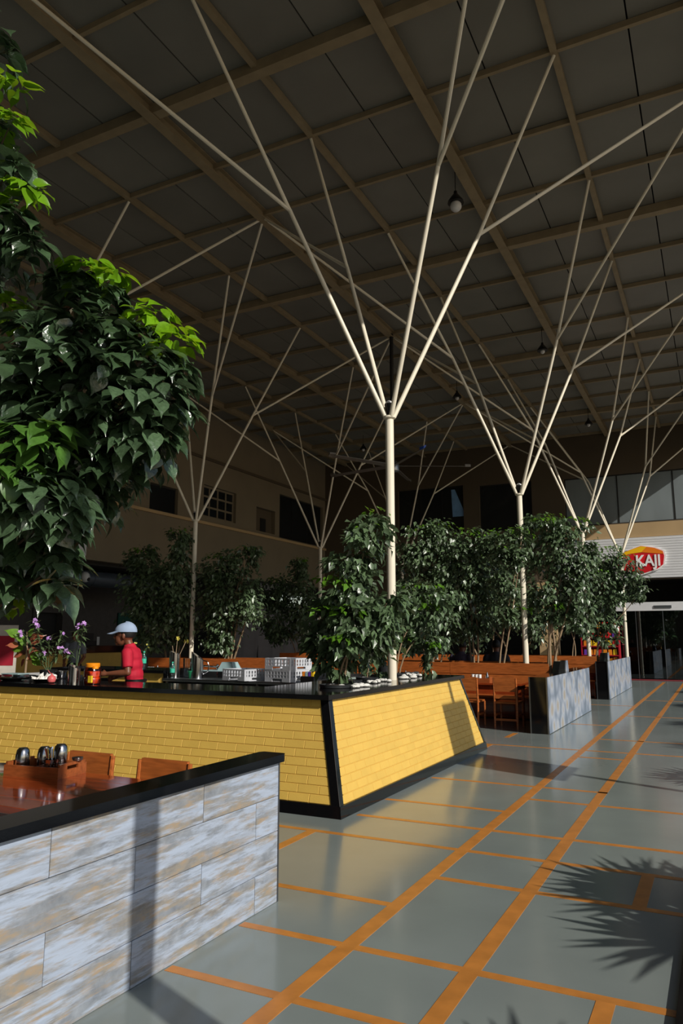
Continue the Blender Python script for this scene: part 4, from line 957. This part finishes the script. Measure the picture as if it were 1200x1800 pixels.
def leaf_frames(c, rad, n, size, droop=.8, tilt=.55, flat=False, shell=.45, subs=0, jit=.32):
    d = unit(rng.normal(size=(n, 3)))
    d[:, 2] = np.where(d[:, 2] < -.5, -d[:, 2] * .6, d[:, 2]); d = unit(d)
    rr = (shell + (1.05 - shell) * rng.random((n, 1)) ** .7)
    pos = np.array(c) + d * np.array(rad) * rr
    if subs:
        sc = unit(rng.normal(size=(subs, 3))) * (.55 + .4 * rng.random((subs, 1)))
        q = sc[rng.integers(0, subs, n)] + rng.normal(size=(n, 3)) * np.array([.24, .24, .19])
        pos = np.array(c) + q * np.array(rad); d = unit(q)
    nrm = unit(d * .5 + np.array([0, 0, tilt]) + SUNN * .30 + rng.normal(size=(n, 3)) * jit)
    tip = d * np.array([.8, .8, 0]) + np.array([0, 0, -droop]) + rng.normal(size=(n, 3)) * .35
    tip = unit(tip - nrm * np.sum(tip * nrm, axis=1, keepdims=True)); x = np.cross(tip, nrm)
    s = size * (.66 + .6 * rng.random(n))
    return pos, np.stack([x, tip, nrm], axis=2), s
def leaf_mass(name, frames, shape, faces, material, parent, org):
    pos = np.concatenate([f[0] for f in frames]); M = np.concatenate([f[1] for f in frames]); s = np.concatenate([f[2] for f in frames])
    n = len(pos); k = len(shape)
    V = np.einsum('nij,kj->nki', M, shape) * s[:, None, None] + (pos - np.array(org))[:, None, :]
    F = (np.array(faces)[None] + (np.arange(n) * k)[:, None, None]).reshape(-1, 3)
    me = bpy.data.meshes.new(name); me.vertices.add(n * k); me.vertices.foreach_set('co', V.reshape(-1).astype(np.float32))
    nf = len(F); me.loops.add(nf * 3); me.loops.foreach_set('vertex_index', F.reshape(-1).astype(np.int32))
    me.polygons.add(nf); me.polygons.foreach_set('loop_start', np.arange(nf, dtype=np.int32) * 3)
    me.update(calc_edges=True); me.validate(); me.materials.append(MATS[material])
    if len(shape) > 8: me.shade_smooth()
    o = link(name, me, parent); o['kind'] = 'stuff'; return o
def leaf_parts(frames, mesh, parent, org):
    for p, m, s in frames:
        o = link('leaf', mesh, parent); o.matrix_local = Matrix.Translation(Vector(p - np.array(org))) @ Matrix([list(r) for r in m]).to_4x4() @ Matrix.Scale(float(s), 4)
def mk(shape, faces, material):
    m = MB(); m.add([tuple(v) for v in shape], faces); return m.mesh('leaf', material, len(shape) > 8)
def wiggle(a, b, n, amp):
    a, b = Vector(a), Vector(b); return [a.lerp(b, i / n) + Vector((random.uniform(-amp, amp), random.uniform(-amp, amp), 0)) * (0 if i in (0, n) else 1) for i in range(n + 1)]
# -- big leafy tree close at the left
TO = (-5.25, 3.4, 0)
nt_ = thing('leafy_tree', 'big glossy-leaved tree at the left edge, near the viewer', 'tree', TO)
obj('trunk', MB().tube([(0, 0, 0), (.03, .02, .8), (-.02, 0, 1.7), (.05, -.03, 2.8), (.1, 0, 4.2), (.2, -.05, 5.6)], [.075, .068, .06, .05, .035, .015], 12), 'bark_dark', nt_, smooth=True)
for c in NEAR[::2]:
    z0 = max(.9, c[2] - .7 - .2 * abs(c[0] - TO[0])); a = Vector((.03, 0, z0)); b = Vector((c[0] - TO[0], c[1] - TO[1], c[2])); mid = a.lerp(b, .55) + Vector((0, 0, .12))
    obj('branch', MB().tube([a, a.lerp(mid, .5), mid, b], [.022, .017, .011, .004], 6), 'bark_dark', nt_)
fr_ = {0: [], 1: [], 2: []}
for x, y, z, r, k in NEAR:
    n = int(np.clip(1700 * r * r + 8, 12, 56))
    fr_[k].append(leaf_frames((x, y, z), (r, r, r), n, .165 if k != 1 else .125, .85 if k != 1 else .35, .55))
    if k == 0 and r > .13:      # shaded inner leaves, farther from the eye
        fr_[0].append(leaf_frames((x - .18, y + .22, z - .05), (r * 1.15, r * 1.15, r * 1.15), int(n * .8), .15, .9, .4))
def split_near(frs, nmax):
    pos = np.concatenate([f[0] for f in frs]); M = np.concatenate([f[1] for f in frs]); s = np.concatenate([f[2] for f in frs])
    order = np.argsort(np.linalg.norm(pos - np.array([0, 0, 1.55]), axis=1)); a, b = order[:nmax], order[nmax:]
    return [(pos[i], M[i], s[i]) for i in a], [(pos[b], M[b], s[b])]
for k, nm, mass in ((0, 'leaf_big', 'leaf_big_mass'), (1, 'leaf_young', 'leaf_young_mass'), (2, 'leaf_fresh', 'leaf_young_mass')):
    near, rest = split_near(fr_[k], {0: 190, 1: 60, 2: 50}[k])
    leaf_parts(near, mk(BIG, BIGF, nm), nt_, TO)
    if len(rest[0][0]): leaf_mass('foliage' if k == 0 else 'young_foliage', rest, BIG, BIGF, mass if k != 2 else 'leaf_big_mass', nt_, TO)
# -- planter trees
TREES = {
 'T1': ('bushy tree in the pot at the yellow counter corner, left of the nearest column', (-3.72, 7.25, 1.03), [(0, .05), (.04, .1), (.1, .08)], .105, 2.6),
 'T2': ('broad leafy tree just right of the nearest column, in the bench planter', (-5.4, 14.95, .8), [(0, 0), (.2, .1), (-.25, 0)], .115, 2.3),
 'T2b': ('low bright-leaved tree in a pot at the far end of the side counter', (-4.1, 9.85, 1.03), [(0, 0), (.05, .04)], .10, 2.4),
 'T3': ('slender hanging tree between the broad tree and the second column', (-4.5, 14.95, .8), [(0, 0), (.12, 0), (-.1, .05)], .115, 2.3),
 'T4': ('narrow tree with a gap in its leaves beside the second column', (-3.95, 14.8, .8), [(0, 0), (.12, .02)], .11, 2.0),
 'T5': ('tall round-crowned tree on several stems right of the second column', (-2.98, 15.0, .8), [(0, 0), (.07, .04), (-.07, 0), (.15, .05)], .115, 2.3),
 'T6': ('spreading tree in front of the red shop sign', (-2.95, 21.12, .8), [(0, 0), (.15, .05), (-.1, 0)], .125, 2.1),
 'T7': ('small low tree left of the third column', (-3.6, 21.1, .8), [(0, 0), (.12, 0)], .12, 2.0),
 'T8': ('dense dark tree mass of the second planter behind the front trees', (-5.8, 21.15, .8), [(0, 0), (.6, 0), (-.7, 0), (1.2, 0)], .14, 1.5),
 'T9': ('dark tree left of the dim column in the shade', (-12.3, 14.92, .8), [(0, 0), (.25, 0), (-.3, 0)], .13, 3.0),
 'T10': ('dark tree right of the dim column with sunlit lower leaves', (-10.6, 14.92, .8), [(0, 0), (.12, 0), (.22, 0), (-.18, 0)], .12, 3.0),
 'T11': ('dark tree in the second planter before the grey tarpaulin', (-12.3, 21.12, .8), [(0, 0), (.2, 0)], .14, 3.0),
 'T12': ('narrow dark tree just left of the counter corner tree', (-11.6, 21.12, .8), [(0, 0), (.15, 0)], .14, 3.0),
 'S3': ('small shrub growing against the foot of the nearest column', (-3.98, 8.6, 1.03), [(0, 0)], .07, 2.4),
}
for key, (lb, org, stems, ls, dens) in TREES.items():
    t = thing('planter_tree' if key != 'S3' else 'shrub', lb, 'tree' if key != 'S3' else 'shrub', org)
    cs = CLUMPS[key]; old, yng = [], []
    ry = .62 if key not in ('T1', 'T2b', 'S3') else .8
    top = sorted(cs, key=lambda c: -c[2])
    for (dx, dy) in stems:
        tc = random.choice(top[:max(2, len(top) // 2)]); e = Vector((tc[0] - org[0], tc[1] - org[1], tc[2] - org[2]))
        B = [Vector((dx * .35, dy, -.05)), Vector((dx * 1.5, dy, min(.7, e.z * .5))), Vector((e.x * .6 + dx * .6, e.y * .6, e.z * .6)), e]
        p = [B[0] * (1 - u) ** 3 + B[1] * 3 * u * (1 - u) ** 2 + B[2] * 3 * u * u * (1 - u) + B[3] * u ** 3 for u in [i / 9 for i in range(10)]]
        r0 = .03 if key in ('T5', 'T10', 'T8', 'T9') else (.014 if key in ('T1', 'T2b') else (.022 if key != 'S3' else .007))
        obj('stem', MB().tube(p, [r0 * (1 - .075 * i) for i in range(10)], 8), 'bark', t, smooth=True)
    for c in cs:
        area = math.pi * c[3] * c[4]; n = int(dens * 2.9 * area / (ls * ls * .42)); n = max(n, 12)
        old.append(leaf_frames((c[0], c[1], c[2]), (c[3] * 1.1, max(c[3], c[4]) * ry, c[4] * 1.16), n, ls * (1.15 - .14 * (c[2] - 1.2) if key == 'T1' else 1), .9, .4, subs=max(4, int(area * 26)), jit=.45))
    for c in top[:max(1, len(top) // 3)]:
        n = int(26 * max(.5, c[3] / .4))
        yng.append(leaf_frames((c[0], c[1], c[2] + c[4] * .8), (c[3] * .9, c[3] * .6, c[4] * .35), n, ls * .85, .35, .8))
    if key in ('T1', 'T5', 'T2b'):        # bright sprays of new growth among the old leaves
        for c in random.sample(cs, 4):
            yng.append(leaf_frames((c[0] + random.uniform(-.1, .1), c[1] - .8 * max(c[3], c[4]) * ry, c[2] + c[4] * .4), (c[3] * .6, .1, c[4] * .3), 22, ls * .9, .5, .7))
    if key in ('T1', 'T2b'):
        near, rest = split_near(old, 260 if key == 'T1' else 120); leaf_parts(near, mk(SML, SMLF, 'leaf_mid_part'), t, org)
        leaf_mass('foliage', rest, SML, SMLF, 'leaf_mid', t, org)
    else: leaf_mass('foliage', old, SML, SMLF, 'leaf_mid', t, org)
    leaf_mass('young_foliage', yng, SML, SMLF, 'leaf_mid_young', t, org)
# -- flowering plants and croton on the plant shelf (RV: direction that runs to the right as seen from the walkway)
RV = Vector((.893, .45, 0)); FV = Vector((-.45, .893, 0))
slim = mk(np.array([(0, 0, 0), (.15, .4, .02), (0, .45, -.02), (0, 1, -.12), (-.15, .4, .02)]), SMLF, 'leaf_dark_small')
petal = MB()
for k in range(5):
    a = 2 * math.pi * k / 5; c, s = math.cos(a), math.sin(a)
    petal.add([(0, 0, 0), (c * .5 - s * .38, s * .5 + c * .38, .08), (c, s, .02), (c * .5 + s * .38, s * .5 - c * .38, .08)], [(0, 3, 2, 1)])
petal_p = petal.mesh('flower', 'petal_purple'); petal_y = petal.mesh('flower', 'petal_yellow')
def bloom_plant(label, loc, tips, pot=True, flower=petal_p, fs=.03, leafmesh=slim, ll=.13, nleaf=20):
    t = thing('flowering_plant', label, 'plant', loc)
    if pot:
        obj('pot', MB().lathe([(.09, 0), (.1, .006), (.11, .1), (.115, .105), (.1, .105), (.095, .08), (.0005, .08)], 22), 'pot_black', t, smooth=True)
        obj('soil', MB().lathe([(.094, .08), (.0005, .09)], 16), 'soil', t)
    for dx, dz in tips:
        b = Vector((0, 0, .06)); e = RV * dx + Vector((0, 0, dz)) + FV * random.uniform(-.1, .1); mid = b.lerp(e, .5) + RV * dx * .1 + Vector((0, 0, .04))
        st = obj('stem', MB().tube([b, b.lerp(mid, .55), mid, e], [.006, .005, .004, .002], 6), 'leaf_dark_small' if flower else 'bark', t)
        for k in range(nleaf):
            f = .35 + .65 * (k / nleaf) ** .7; p = b.lerp(e, f) + (mid - b.lerp(e, .5)) * (1 - abs(2 * f - 1)); d = Vector((random.uniform(-1, 1), random.uniform(-1, 1), random.uniform(-.5, .4))).normalized()
            o_ = link('leaf', leafmesh, t); q_ = d.to_track_quat('Y', 'Z'); o_.location = p; o_.rotation_euler = q_.to_euler(); o_.scale = (ll,) * 3
        for k in range(3 if flower else 0):
            o_ = link('flower', flower, t); o_.location = e + RV * random.uniform(-.035, .035) + Vector((0, 0, random.uniform(-.05, .015)))
            dd = (-FV + Vector((random.uniform(-.6, .6), random.uniform(-.6, .6), random.uniform(0, .8)))).normalized()
            o_.rotation_euler = dd.to_track_quat('Z', 'Y').to_euler(); o_.scale = (fs * random.uniform(.8, 1.15),) * 3
    return t
bloom_plant('flowering plant with purple blooms in a black pot, left of the cook', (-7.96, 7.15, ZC), [(-.26, .77), (-.36, .6), (0, .54), (.15, .61), (.16, .4), (-.1, .33), (-.2, .7)])
bloom_plant('slender purple-flowered plant nearest the cook', (-7.62, 7.3, ZC), [(.07, .73), (.02, .69), (-.1, .38)], pot=False)
sunk_pot('shallow black pot of the slender purple-flowered plant', (-7.62, 7.3, ZC), .09)
bloom_plant('yellow-flowered plant on the rear counter behind the cook', (-8.75, 9.8, ZC), [(-.12, .42), (.02, .3), (.12, .4), (-.05, .2)], flower=petal_y, fs=.018, ll=.07)
ct = thing('croton_plant', 'croton with red and green leaves at the left end of the counter', 'plant', (-8.28, 7.05, ZC))
obj('pot', MB().lathe([(.12, 0), (.13, .006), (.14, .03), (.12, .03), (.0005, .025)], 22), 'pot_black', ct, smooth=True)
obj('stem', MB().tube([(0, 0, .02), (.01, 0, .2), (0, 0, .42), (-.02, 0, .6)], [.016, .014, .011, .006], 8), 'bark', ct, smooth=True)
cr, cg = mk(BIG, BIGF, 'leaf_croton_red'), mk(BIG, BIGF, 'leaf_croton_green')
for k, (dx, dz, sx, col) in enumerate(((-.24, .58, .22, 'g'), (-.3, .40, .16, 'r'), (-.14, .33, .18, 'g'), (-.02, .40, .16, 'g'), (.08, .44, .22, 'r'), (.14, .52, .16, 'r'), (-.16, .24, .14, 'r'), (.02, .25, .14, 'r'),
                                       (.16, .23, .22, 'g'), (.2, .12, .15, 'g'), (-.06, .14, .14, 'r'), (-.1, .5, .16, 'g'), (.06, .58, .14, 'g'), (.02, .32, .16, 'r'))):
    o_ = link('leaf', cr if col == 'r' else cg, ct); o_.location = (0, 0, .2 + dz * .5); tp_ = RV * dx + FV * random.uniform(-.12, .05) + Vector((0, 0, dz - .2 - dz * .5 + .04))
    y_ = tp_.normalized(); n_ = (-FV * .8 + Vector((0, 0, .7)) + RV * random.uniform(-.3, .3)); n_ = (n_ - y_ * n_.dot(y_)).normalized(); x_ = y_.cross(n_)
    base = Vector((0, 0, .2 + dz * .5)) + tp_ * .35
    o_.matrix_local = Matrix.Translation(base) @ Matrix((x_, y_, n_)).transposed().to_4x4() @ Matrix.Scale(sx, 4)
df = thing('dried_flowers', 'withered yellow flowers standing in the left steel jug', 'flowers', (-7.98, 9.75, .91))
for dx, dz in ((-.05, .5), (.03, .62), (.17, .57)):
    e = RV * dx + Vector((0, 0, dz)); s_ = obj('stem', MB().tube([(0, 0, .02), RV * dx * .3 + Vector((0, 0, .3)), e], .006, 6), 'bark', df)
    if dz > .52:
        for k in range(3):
            o_ = link('flower', petal_y, df, e + RV * random.uniform(-.03, .03), (random.uniform(1, 2), random.uniform(-.5, .5), random.uniform(0, 3)), (.04,) * 3)
sp_ = bloom_plant('bare-stemmed sapling in the second counter pot', (-3.92, 7.95, 1.03), [(.0, .42)], pot=False, flower=None, leafmesh=mk(SML, SMLF, 'leaf_dark_small'), ll=.09, nleaf=4)

# ================================================================== THINGS BEYOND THE FRAME THAT THROW SHADOWS
t = thing('eave_post', 'round cream post carrying the open roof edge', 'post', (.62, 1.64, 0))
obj('pole', MB().tube([(0, 0, 0), (0, 0, 9.42)], .084, 20), 'cream_steel', t, smooth=True); obj('foot_plate', MB().lathe([(.15, 0), (.15, .015), (.084, .02)], 20), 'cream_steel', t)
t = thing('pole_sign', 'board on a tall pole beside the walkway', 'sign', (1.2, 7.95, -.0))
obj('pole', MB().tube([(0, 0, 0), (0, 0, 4.6)], .05, 14), 'steel_dull', t, smooth=True); obj('board', MB().box((0, 0, 2.68), (.08, .91, 1.7), bev=.01), 'white_plastic', t)
def palm(label, loc, fans, seed):
    rd = random.Random(seed); t = thing('fan_palm', label, 'palm', loc, 0, 'fan palms outside the open side')
    obj('stem', MB().tube([(0, 0, 0), (0, 0, .45)], [.07, .05], 10), 'bark_dark', t)
    for (fx, fy, fz, hd, spread, LL) in fans:
        e = Vector((fx, fy, fz)); m = MB().tube([(0, 0, .4), (fx * .35, fy * .35, .4 + (fz - .4) * .7), e], [.012, .01, .007], 6)
        a = math.radians(hd); d = Vector((math.cos(a), math.sin(a), 0)); side = Vector((-d.y, d.x, 0)); n = 13
        for i in range(n):
            b_ = math.radians(-spread + 2 * spread * i / (n - 1) + rd.uniform(-3, 3)); L = LL * (.62 + .38 * math.cos(b_)) * rd.uniform(.85, 1.1)
            dr_ = d * math.cos(b_) + side * math.sin(b_); w_ = Vector((-dr_.y, dr_.x, 0)) * .034; dn = Vector((0, 0, -1))
            p0 = e + dr_ * L * .2; p1 = e + dr_ * L * .55 + dn * .02; p2 = e + dr_ * L + dn * .08
            m.add([e, p0 + w_ * .7, p1 + w_, p2, p1 - w_, p0 - w_ * .7, p1 + Vector((0, 0, .012))], [(0, 6, 1), (1, 6, 2), (2, 6, 3), (3, 6, 4), (4, 6, 5), (5, 6, 0)])
        obj('frond', m, 'palm_leaf', t)
    return t
def fans_for(lo, seed, rows):       # fronds leaning to the walkway, plus a few to the other sides
    rd = random.Random(seed); f = []
    for (dx, dy, z) in rows: f.append((dx, dy, z, 158 + rd.uniform(-14, 14), 62, rd.uniform(.8, .95)))
    for k in range(4): a = -60 + 45 * k + rd.uniform(-10, 10); f.append((.5 * math.cos(math.radians(a)), .5 * math.sin(math.radians(a)), rd.uniform(.9, 1.3), a, 85, .6))
    return f
ORDN = ['first', 'second', 'third', 'fourth', 'fifth', 'sixth', 'seventh', 'eighth']
PALMS = [(1.9, 4.05, [(-.45, .15, 1.25), (-.5, .5, 1.2), (-.4, -.1, 1.05), (-.35, .35, 1.35), (-.55, .25, 1.0), (-.5, -.25, 1.1), (-.4, .75, 1.1)]), (1.75, 1.75, [(-.5, .3, 1.25), (-.45, -.0, 1.15)]),
         (2.1, 6.3, [(-.3, .2, .85), (-.3, -.2, .8)]), (2.0, 8.6, [(-.5, .3, 1.1), (-.4, 0, 1.2)]), (2.0, 10.9, [(-.5, .3, 1.1), (-.5, 0, 1.0), (-.4, .6, 1.2)]),
         (2.0, 14.0, [(-.5, .3, 1.3), (-.5, 0, 1.1), (-.4, .6, 1.2)]), (2.0, 18.0, [(-.5, .3, 1.4), (-.5, 0, 1.3), (-.4, .6, 1.2)]), (2.0, 22.5, [(-.5, .3, 1.5), (-.5, 0, 1.3), (-.4, .6, 1.4)])]
for k, (x, y, rows) in enumerate(PALMS):
    palm('green fan palm beside the open walkway, %s from the viewer' % ORDN[k], (x, y, -.05), fans_for(0, k + 3, rows), k + 3)

# ================================================================== OVERHEAD
t = thing('ceiling_fan', 'large five-bladed ceiling fan on a dark rod behind the nearest column', 'fan', (-7.15, 17.1, 5.9))
obj('rod', MB().tube([(0, 0, 0), (0, 0, R - 5.9 - .05)], .05, 12), 'dark_frame', t, smooth=True)
obj('hub', MB().lathe([(.05, -.16), (.16, -.14), (.18, 0), (.12, .1), (.06, .16)], 20), 'steel_dull', t, smooth=True)
for k, ps in enumerate((0, -72, -144, 144, 72)):
    a = math.radians(26.7 + ps); c, s = math.cos(a), math.sin(a); m = MB()
    def BL(x, y, z): return (x * c - y * s, x * s + y * c, z)
    m.hexa([BL(.12, -.07, -.03), BL(1.85, -.06, -.03), BL(1.85, .06, 0), BL(.12, .09, .01), BL(.12, -.07, -.015), BL(1.85, -.06, -.018), BL(1.85, .06, .012), BL(.12, .09, .025)])
    b_ = obj('blade', m, 'fan_blade', t)
    obj('blade_tip', MB().hexa([BL(1.85, -.07, -.04), BL(2.0, -.03, -.03), BL(2.0, .03, .02), BL(1.85, .07, .02), BL(1.85, -.07, .03), BL(2.0, -.03, .03), BL(2.0, .03, .06), BL(1.85, .07, .06)]), 'fan_tip' if k == 1 else 'fan_blade', b_)
for x, y, lb, big in ((-3.47, 11.24, 'bulb lamp hanging under the roof above the nearest column', 1), (-3.53, 18.64, 'bell lamp hanging under the roof near the second column', 0), (-3.5, 26.2, 'bell lamp hanging at the far end above the shop sign', 0),
                      (-12.05, 25.8, 'bell lamp hanging in the far left of the hall', 0), (-6.71, 21.3, 'bell lamp hanging mid hall behind the fan', 0)):
    t = thing('pendant_lamp', lb, 'lamp', (x, y, R - .62))
    obj('cord', MB().tube([(0, 0, .2), (0, 0, .6)], .008, 6), 'black_plastic', t)
    obj('shade', MB().lathe([(.14, .0), (.13, .04), (.06, .14), (.035, .17), (.03, .22), (.0005, .225)], 18), 'black_plastic', t, smooth=True)
    obj('bulb', MB().ball((0, 0, -.02 if not big else -.06), .1 if big else .06, 14, 10), 'lamp_bulb', t, smooth=True)

# ================================================================== LEFT AND FAR BACKGROUND
t = thing('air_unit', 'white wall-hung air unit with a slatted grille behind the big tree', 'air conditioner', (-15.98, 14.0, 3.25))
obj('case', MB().box((.12, 0, 1.2), (.24, 2.4, 1.3), bev=.02), 'white_plastic', t)
g = obj('grille', MB().box((.06, 0, .27), (.1, 2.35, .5)), 'steel_dull', t)
for k in range(46): obj('slat', MB().bm(.112, -1.15 + k * .05, .04, .13, -1.128 + k * .05, .5), 'white_plastic', g)
t = thing('air_duct', 'round grey air duct running under the soffit', 'duct', (-16.9, 12, 3.3))
obj('pipe', MB().tube([(0, 0, 0), (0, 8, 0)], .24, 20), 'duct_metal', t, smooth=True)
for k in range(8): obj('duct_band', MB().tube([(0, .5 + k, 0), (0, .55 + k, 0)], .25, 20), 'duct_metal', t, smooth=True)
t = thing('dome_camera', 'white dome security camera on the air duct', 'camera', (-16.55, 16.0, 3.3))
obj('housing', MB().ball((0, 0, 0), (.14, .14, .16), 14, 10), 'white_plastic', t, smooth=True); obj('lens', MB().ball((.1, .02, -.06), .06, 10, 8), 'black_plastic', t, smooth=True)
t = thing('service_counter', 'dim yellow service counter in the recessed ground floor', 'counter', (-16.6, 16.2, 0))
obj('front', MB().bm(-.3, -3.0, 0, .3, 1.2, 1.1), 'yellow_joint', t); obj('top', MB().bm(-.36, -3.05, 1.1, .36, 1.25, 1.3), 'black_granite', t)
t = thing('cash_register', 'dark cash register on the service counter', 'register', (-16.6, 16.3, 1.3))
obj('drawer', MB().box((0, 0, .07), (.3, .4, .14), bev=.01), 'black_plastic', t); obj('screen', MB().box((.05, 0, .26), (.03, .3, .22), bev=.006), 'black_plastic', t); obj('slip', MB().box((.1, .3, .14), (.01, .1, .24)), 'white_plastic', t)
tag(obj('green_board', MB().box((-18.95, 20.6, 1.85), (.05, 1.3, 1.1), bev=.01), 'green_board'), 'dark green board on the recessed wall behind the cook', 'board')
t = thing('poster_stand', 'white and red poster stand at the far left edge', 'poster', (-12.05, 9.7, 0), math.radians(26))
obj('panel', MB().box((0, 0, 1.2), (.55, .03, 1.15), bev=.004), 'poster_white', t); obj('red_print', MB().box((.03, -.017, 1.3), (.4, .004, .55)), 'poster_red', t)
for s in (-1, 1): obj('leg', MB().box((s * .2, 0, .32), (.03, .03, .64)), 'steel_dull', t)
tag(obj('cool_box', MB().box((-11.2, 9.9, .45), (.5, .4, .9), bev=.02), 'white_plastic'), 'pale storage box beside the poster stand', 'box')
tp_ = MB(); ny, nz = 48, 10
for i in range(ny + 1):
    for k in range(nz + 1):
        y = 23.2 + 6.5 * i / ny; z = .05 + 2.8 * k / nz; tp_.v.append((-16.15 + .05 * math.sin(i * .9) + .05 * math.sin(k * .8 + i * .25), y, z - .08 * abs(math.sin(i * math.pi / 12)) * (k / nz)))
for i in range(ny):
    for k in range(nz): a = i * (nz + 1) + k; tp_.f.append((a, a + nz + 1, a + nz + 2, a + 1))
tr_ = thing('tarpaulin_screen', 'grey tarpaulin screen strung under the shop name', 'screen', (0, 0, 0))
obj('sheet', tp_, 'tarp_grey', tr_, smooth=True)
for k in range(5): obj('pole', MB().tube([(-16.22, 23.2 + 1.6 * k, 0), (-16.22, 23.2 + 1.6 * k, 2.95)], .03, 8), 'dark_frame', tr_)
t = thing('shop_name_board', 'dark fascia board with white shop lettering at the left wall', 'sign', (-15.97, 23.0, 3.28))
obj('board', MB().bm(-.04, 0, 0, 0, 6.8, .46), 'dark_frame', t)
link('lettering', text_mesh('HOUSE OF CA', .38, .012, 'letter_shaded_white', .004), t, (.015, 1.5, .12), (math.pi / 2, 0, math.pi / 2))  # white letters greyed, their shade put into the colour
tag(obj('red_banner', MB().box((-15.99, 23.3, 2.96), (.03, .35, .7), bev=.004), 'sign_red'), 'small red banner hanging left of the tarpaulin screen', 'banner')
# snack rack
t = thing('snack_rack', 'red shelf rack by the glass doors behind the farthest column', 'rack', (-3.95, 29.35, 0))
for x in (-.66, .66): obj('upright', MB().bm(x - .02, -.2, 0, x + .02, .2, 2.0), 'red_shelf', t)
for k in range(6): obj('shelf', MB().bm(-.64, -.2, .2 + k * .33, .64, .2, .24 + k * .33), 'red_shelf', t)
obj('back', MB().bm(-.64, .2, .1, .64, .22, 2.0), 'red_shelf', t)
pk = {m: MB().hexa([(-.07, -.02, 0), (.07, -.02, 0), (.07, .02, 0), (-.07, .02, 0), (-.06, -.008, .21), (.06, -.008, .21), (.06, .008, .21), (-.06, .008, .21)]).mesh('snack_packet', m) for m in ('pack_yellow', 'pack_purple', 'pack_red', 'pack_orange')}
SN = ['bottom', 'second', 'third', 'fourth', 'fifth', 'top']
for k in range(6):
    for i in range(7):
        m = ('pack_orange', 'pack_purple', 'pack_orange', 'pack_yellow', 'pack_red', 'pack_red')[k] if i % 3 else ('pack_yellow', 'pack_red', 'pack_purple', 'pack_orange')[(i + k) % 4]
        p = link('snack_packet', pk[m], None, (-4.47 + i * .172, 29.22, .24 + k * .33)); tag(p, '%s snack packet, %s from the left, %s shelf of the red rack' % (m.replace('pack_', ''), ('first', 'second', 'third', 'fourth', 'fifth', 'sixth', 'seventh')[i], SN[k]), 'packet', 'snack packets on the %s shelf' % SN[k])
t = thing('indoor_plant', 'dim potted plant behind the glass doors', 'plant', (-1.75, 31.0, 0))
obj('pot', MB().hexa([(-.2, -.2, 0), (.2, -.2, 0), (.2, .2, 0), (-.2, .2, 0), (-.26, -.26, 1.0), (.26, -.26, 1.0), (.26, .26, 1.0), (-.26, .26, 1.0)]), 'room_grey', t)
leaf_mass('foliage', [leaf_frames((0, 0, 1.4), (.4, .4, .35), 120, .2, .5, .5)], BIG, BIGF, 'leaf_big_mass', t, (0, 0, 0))
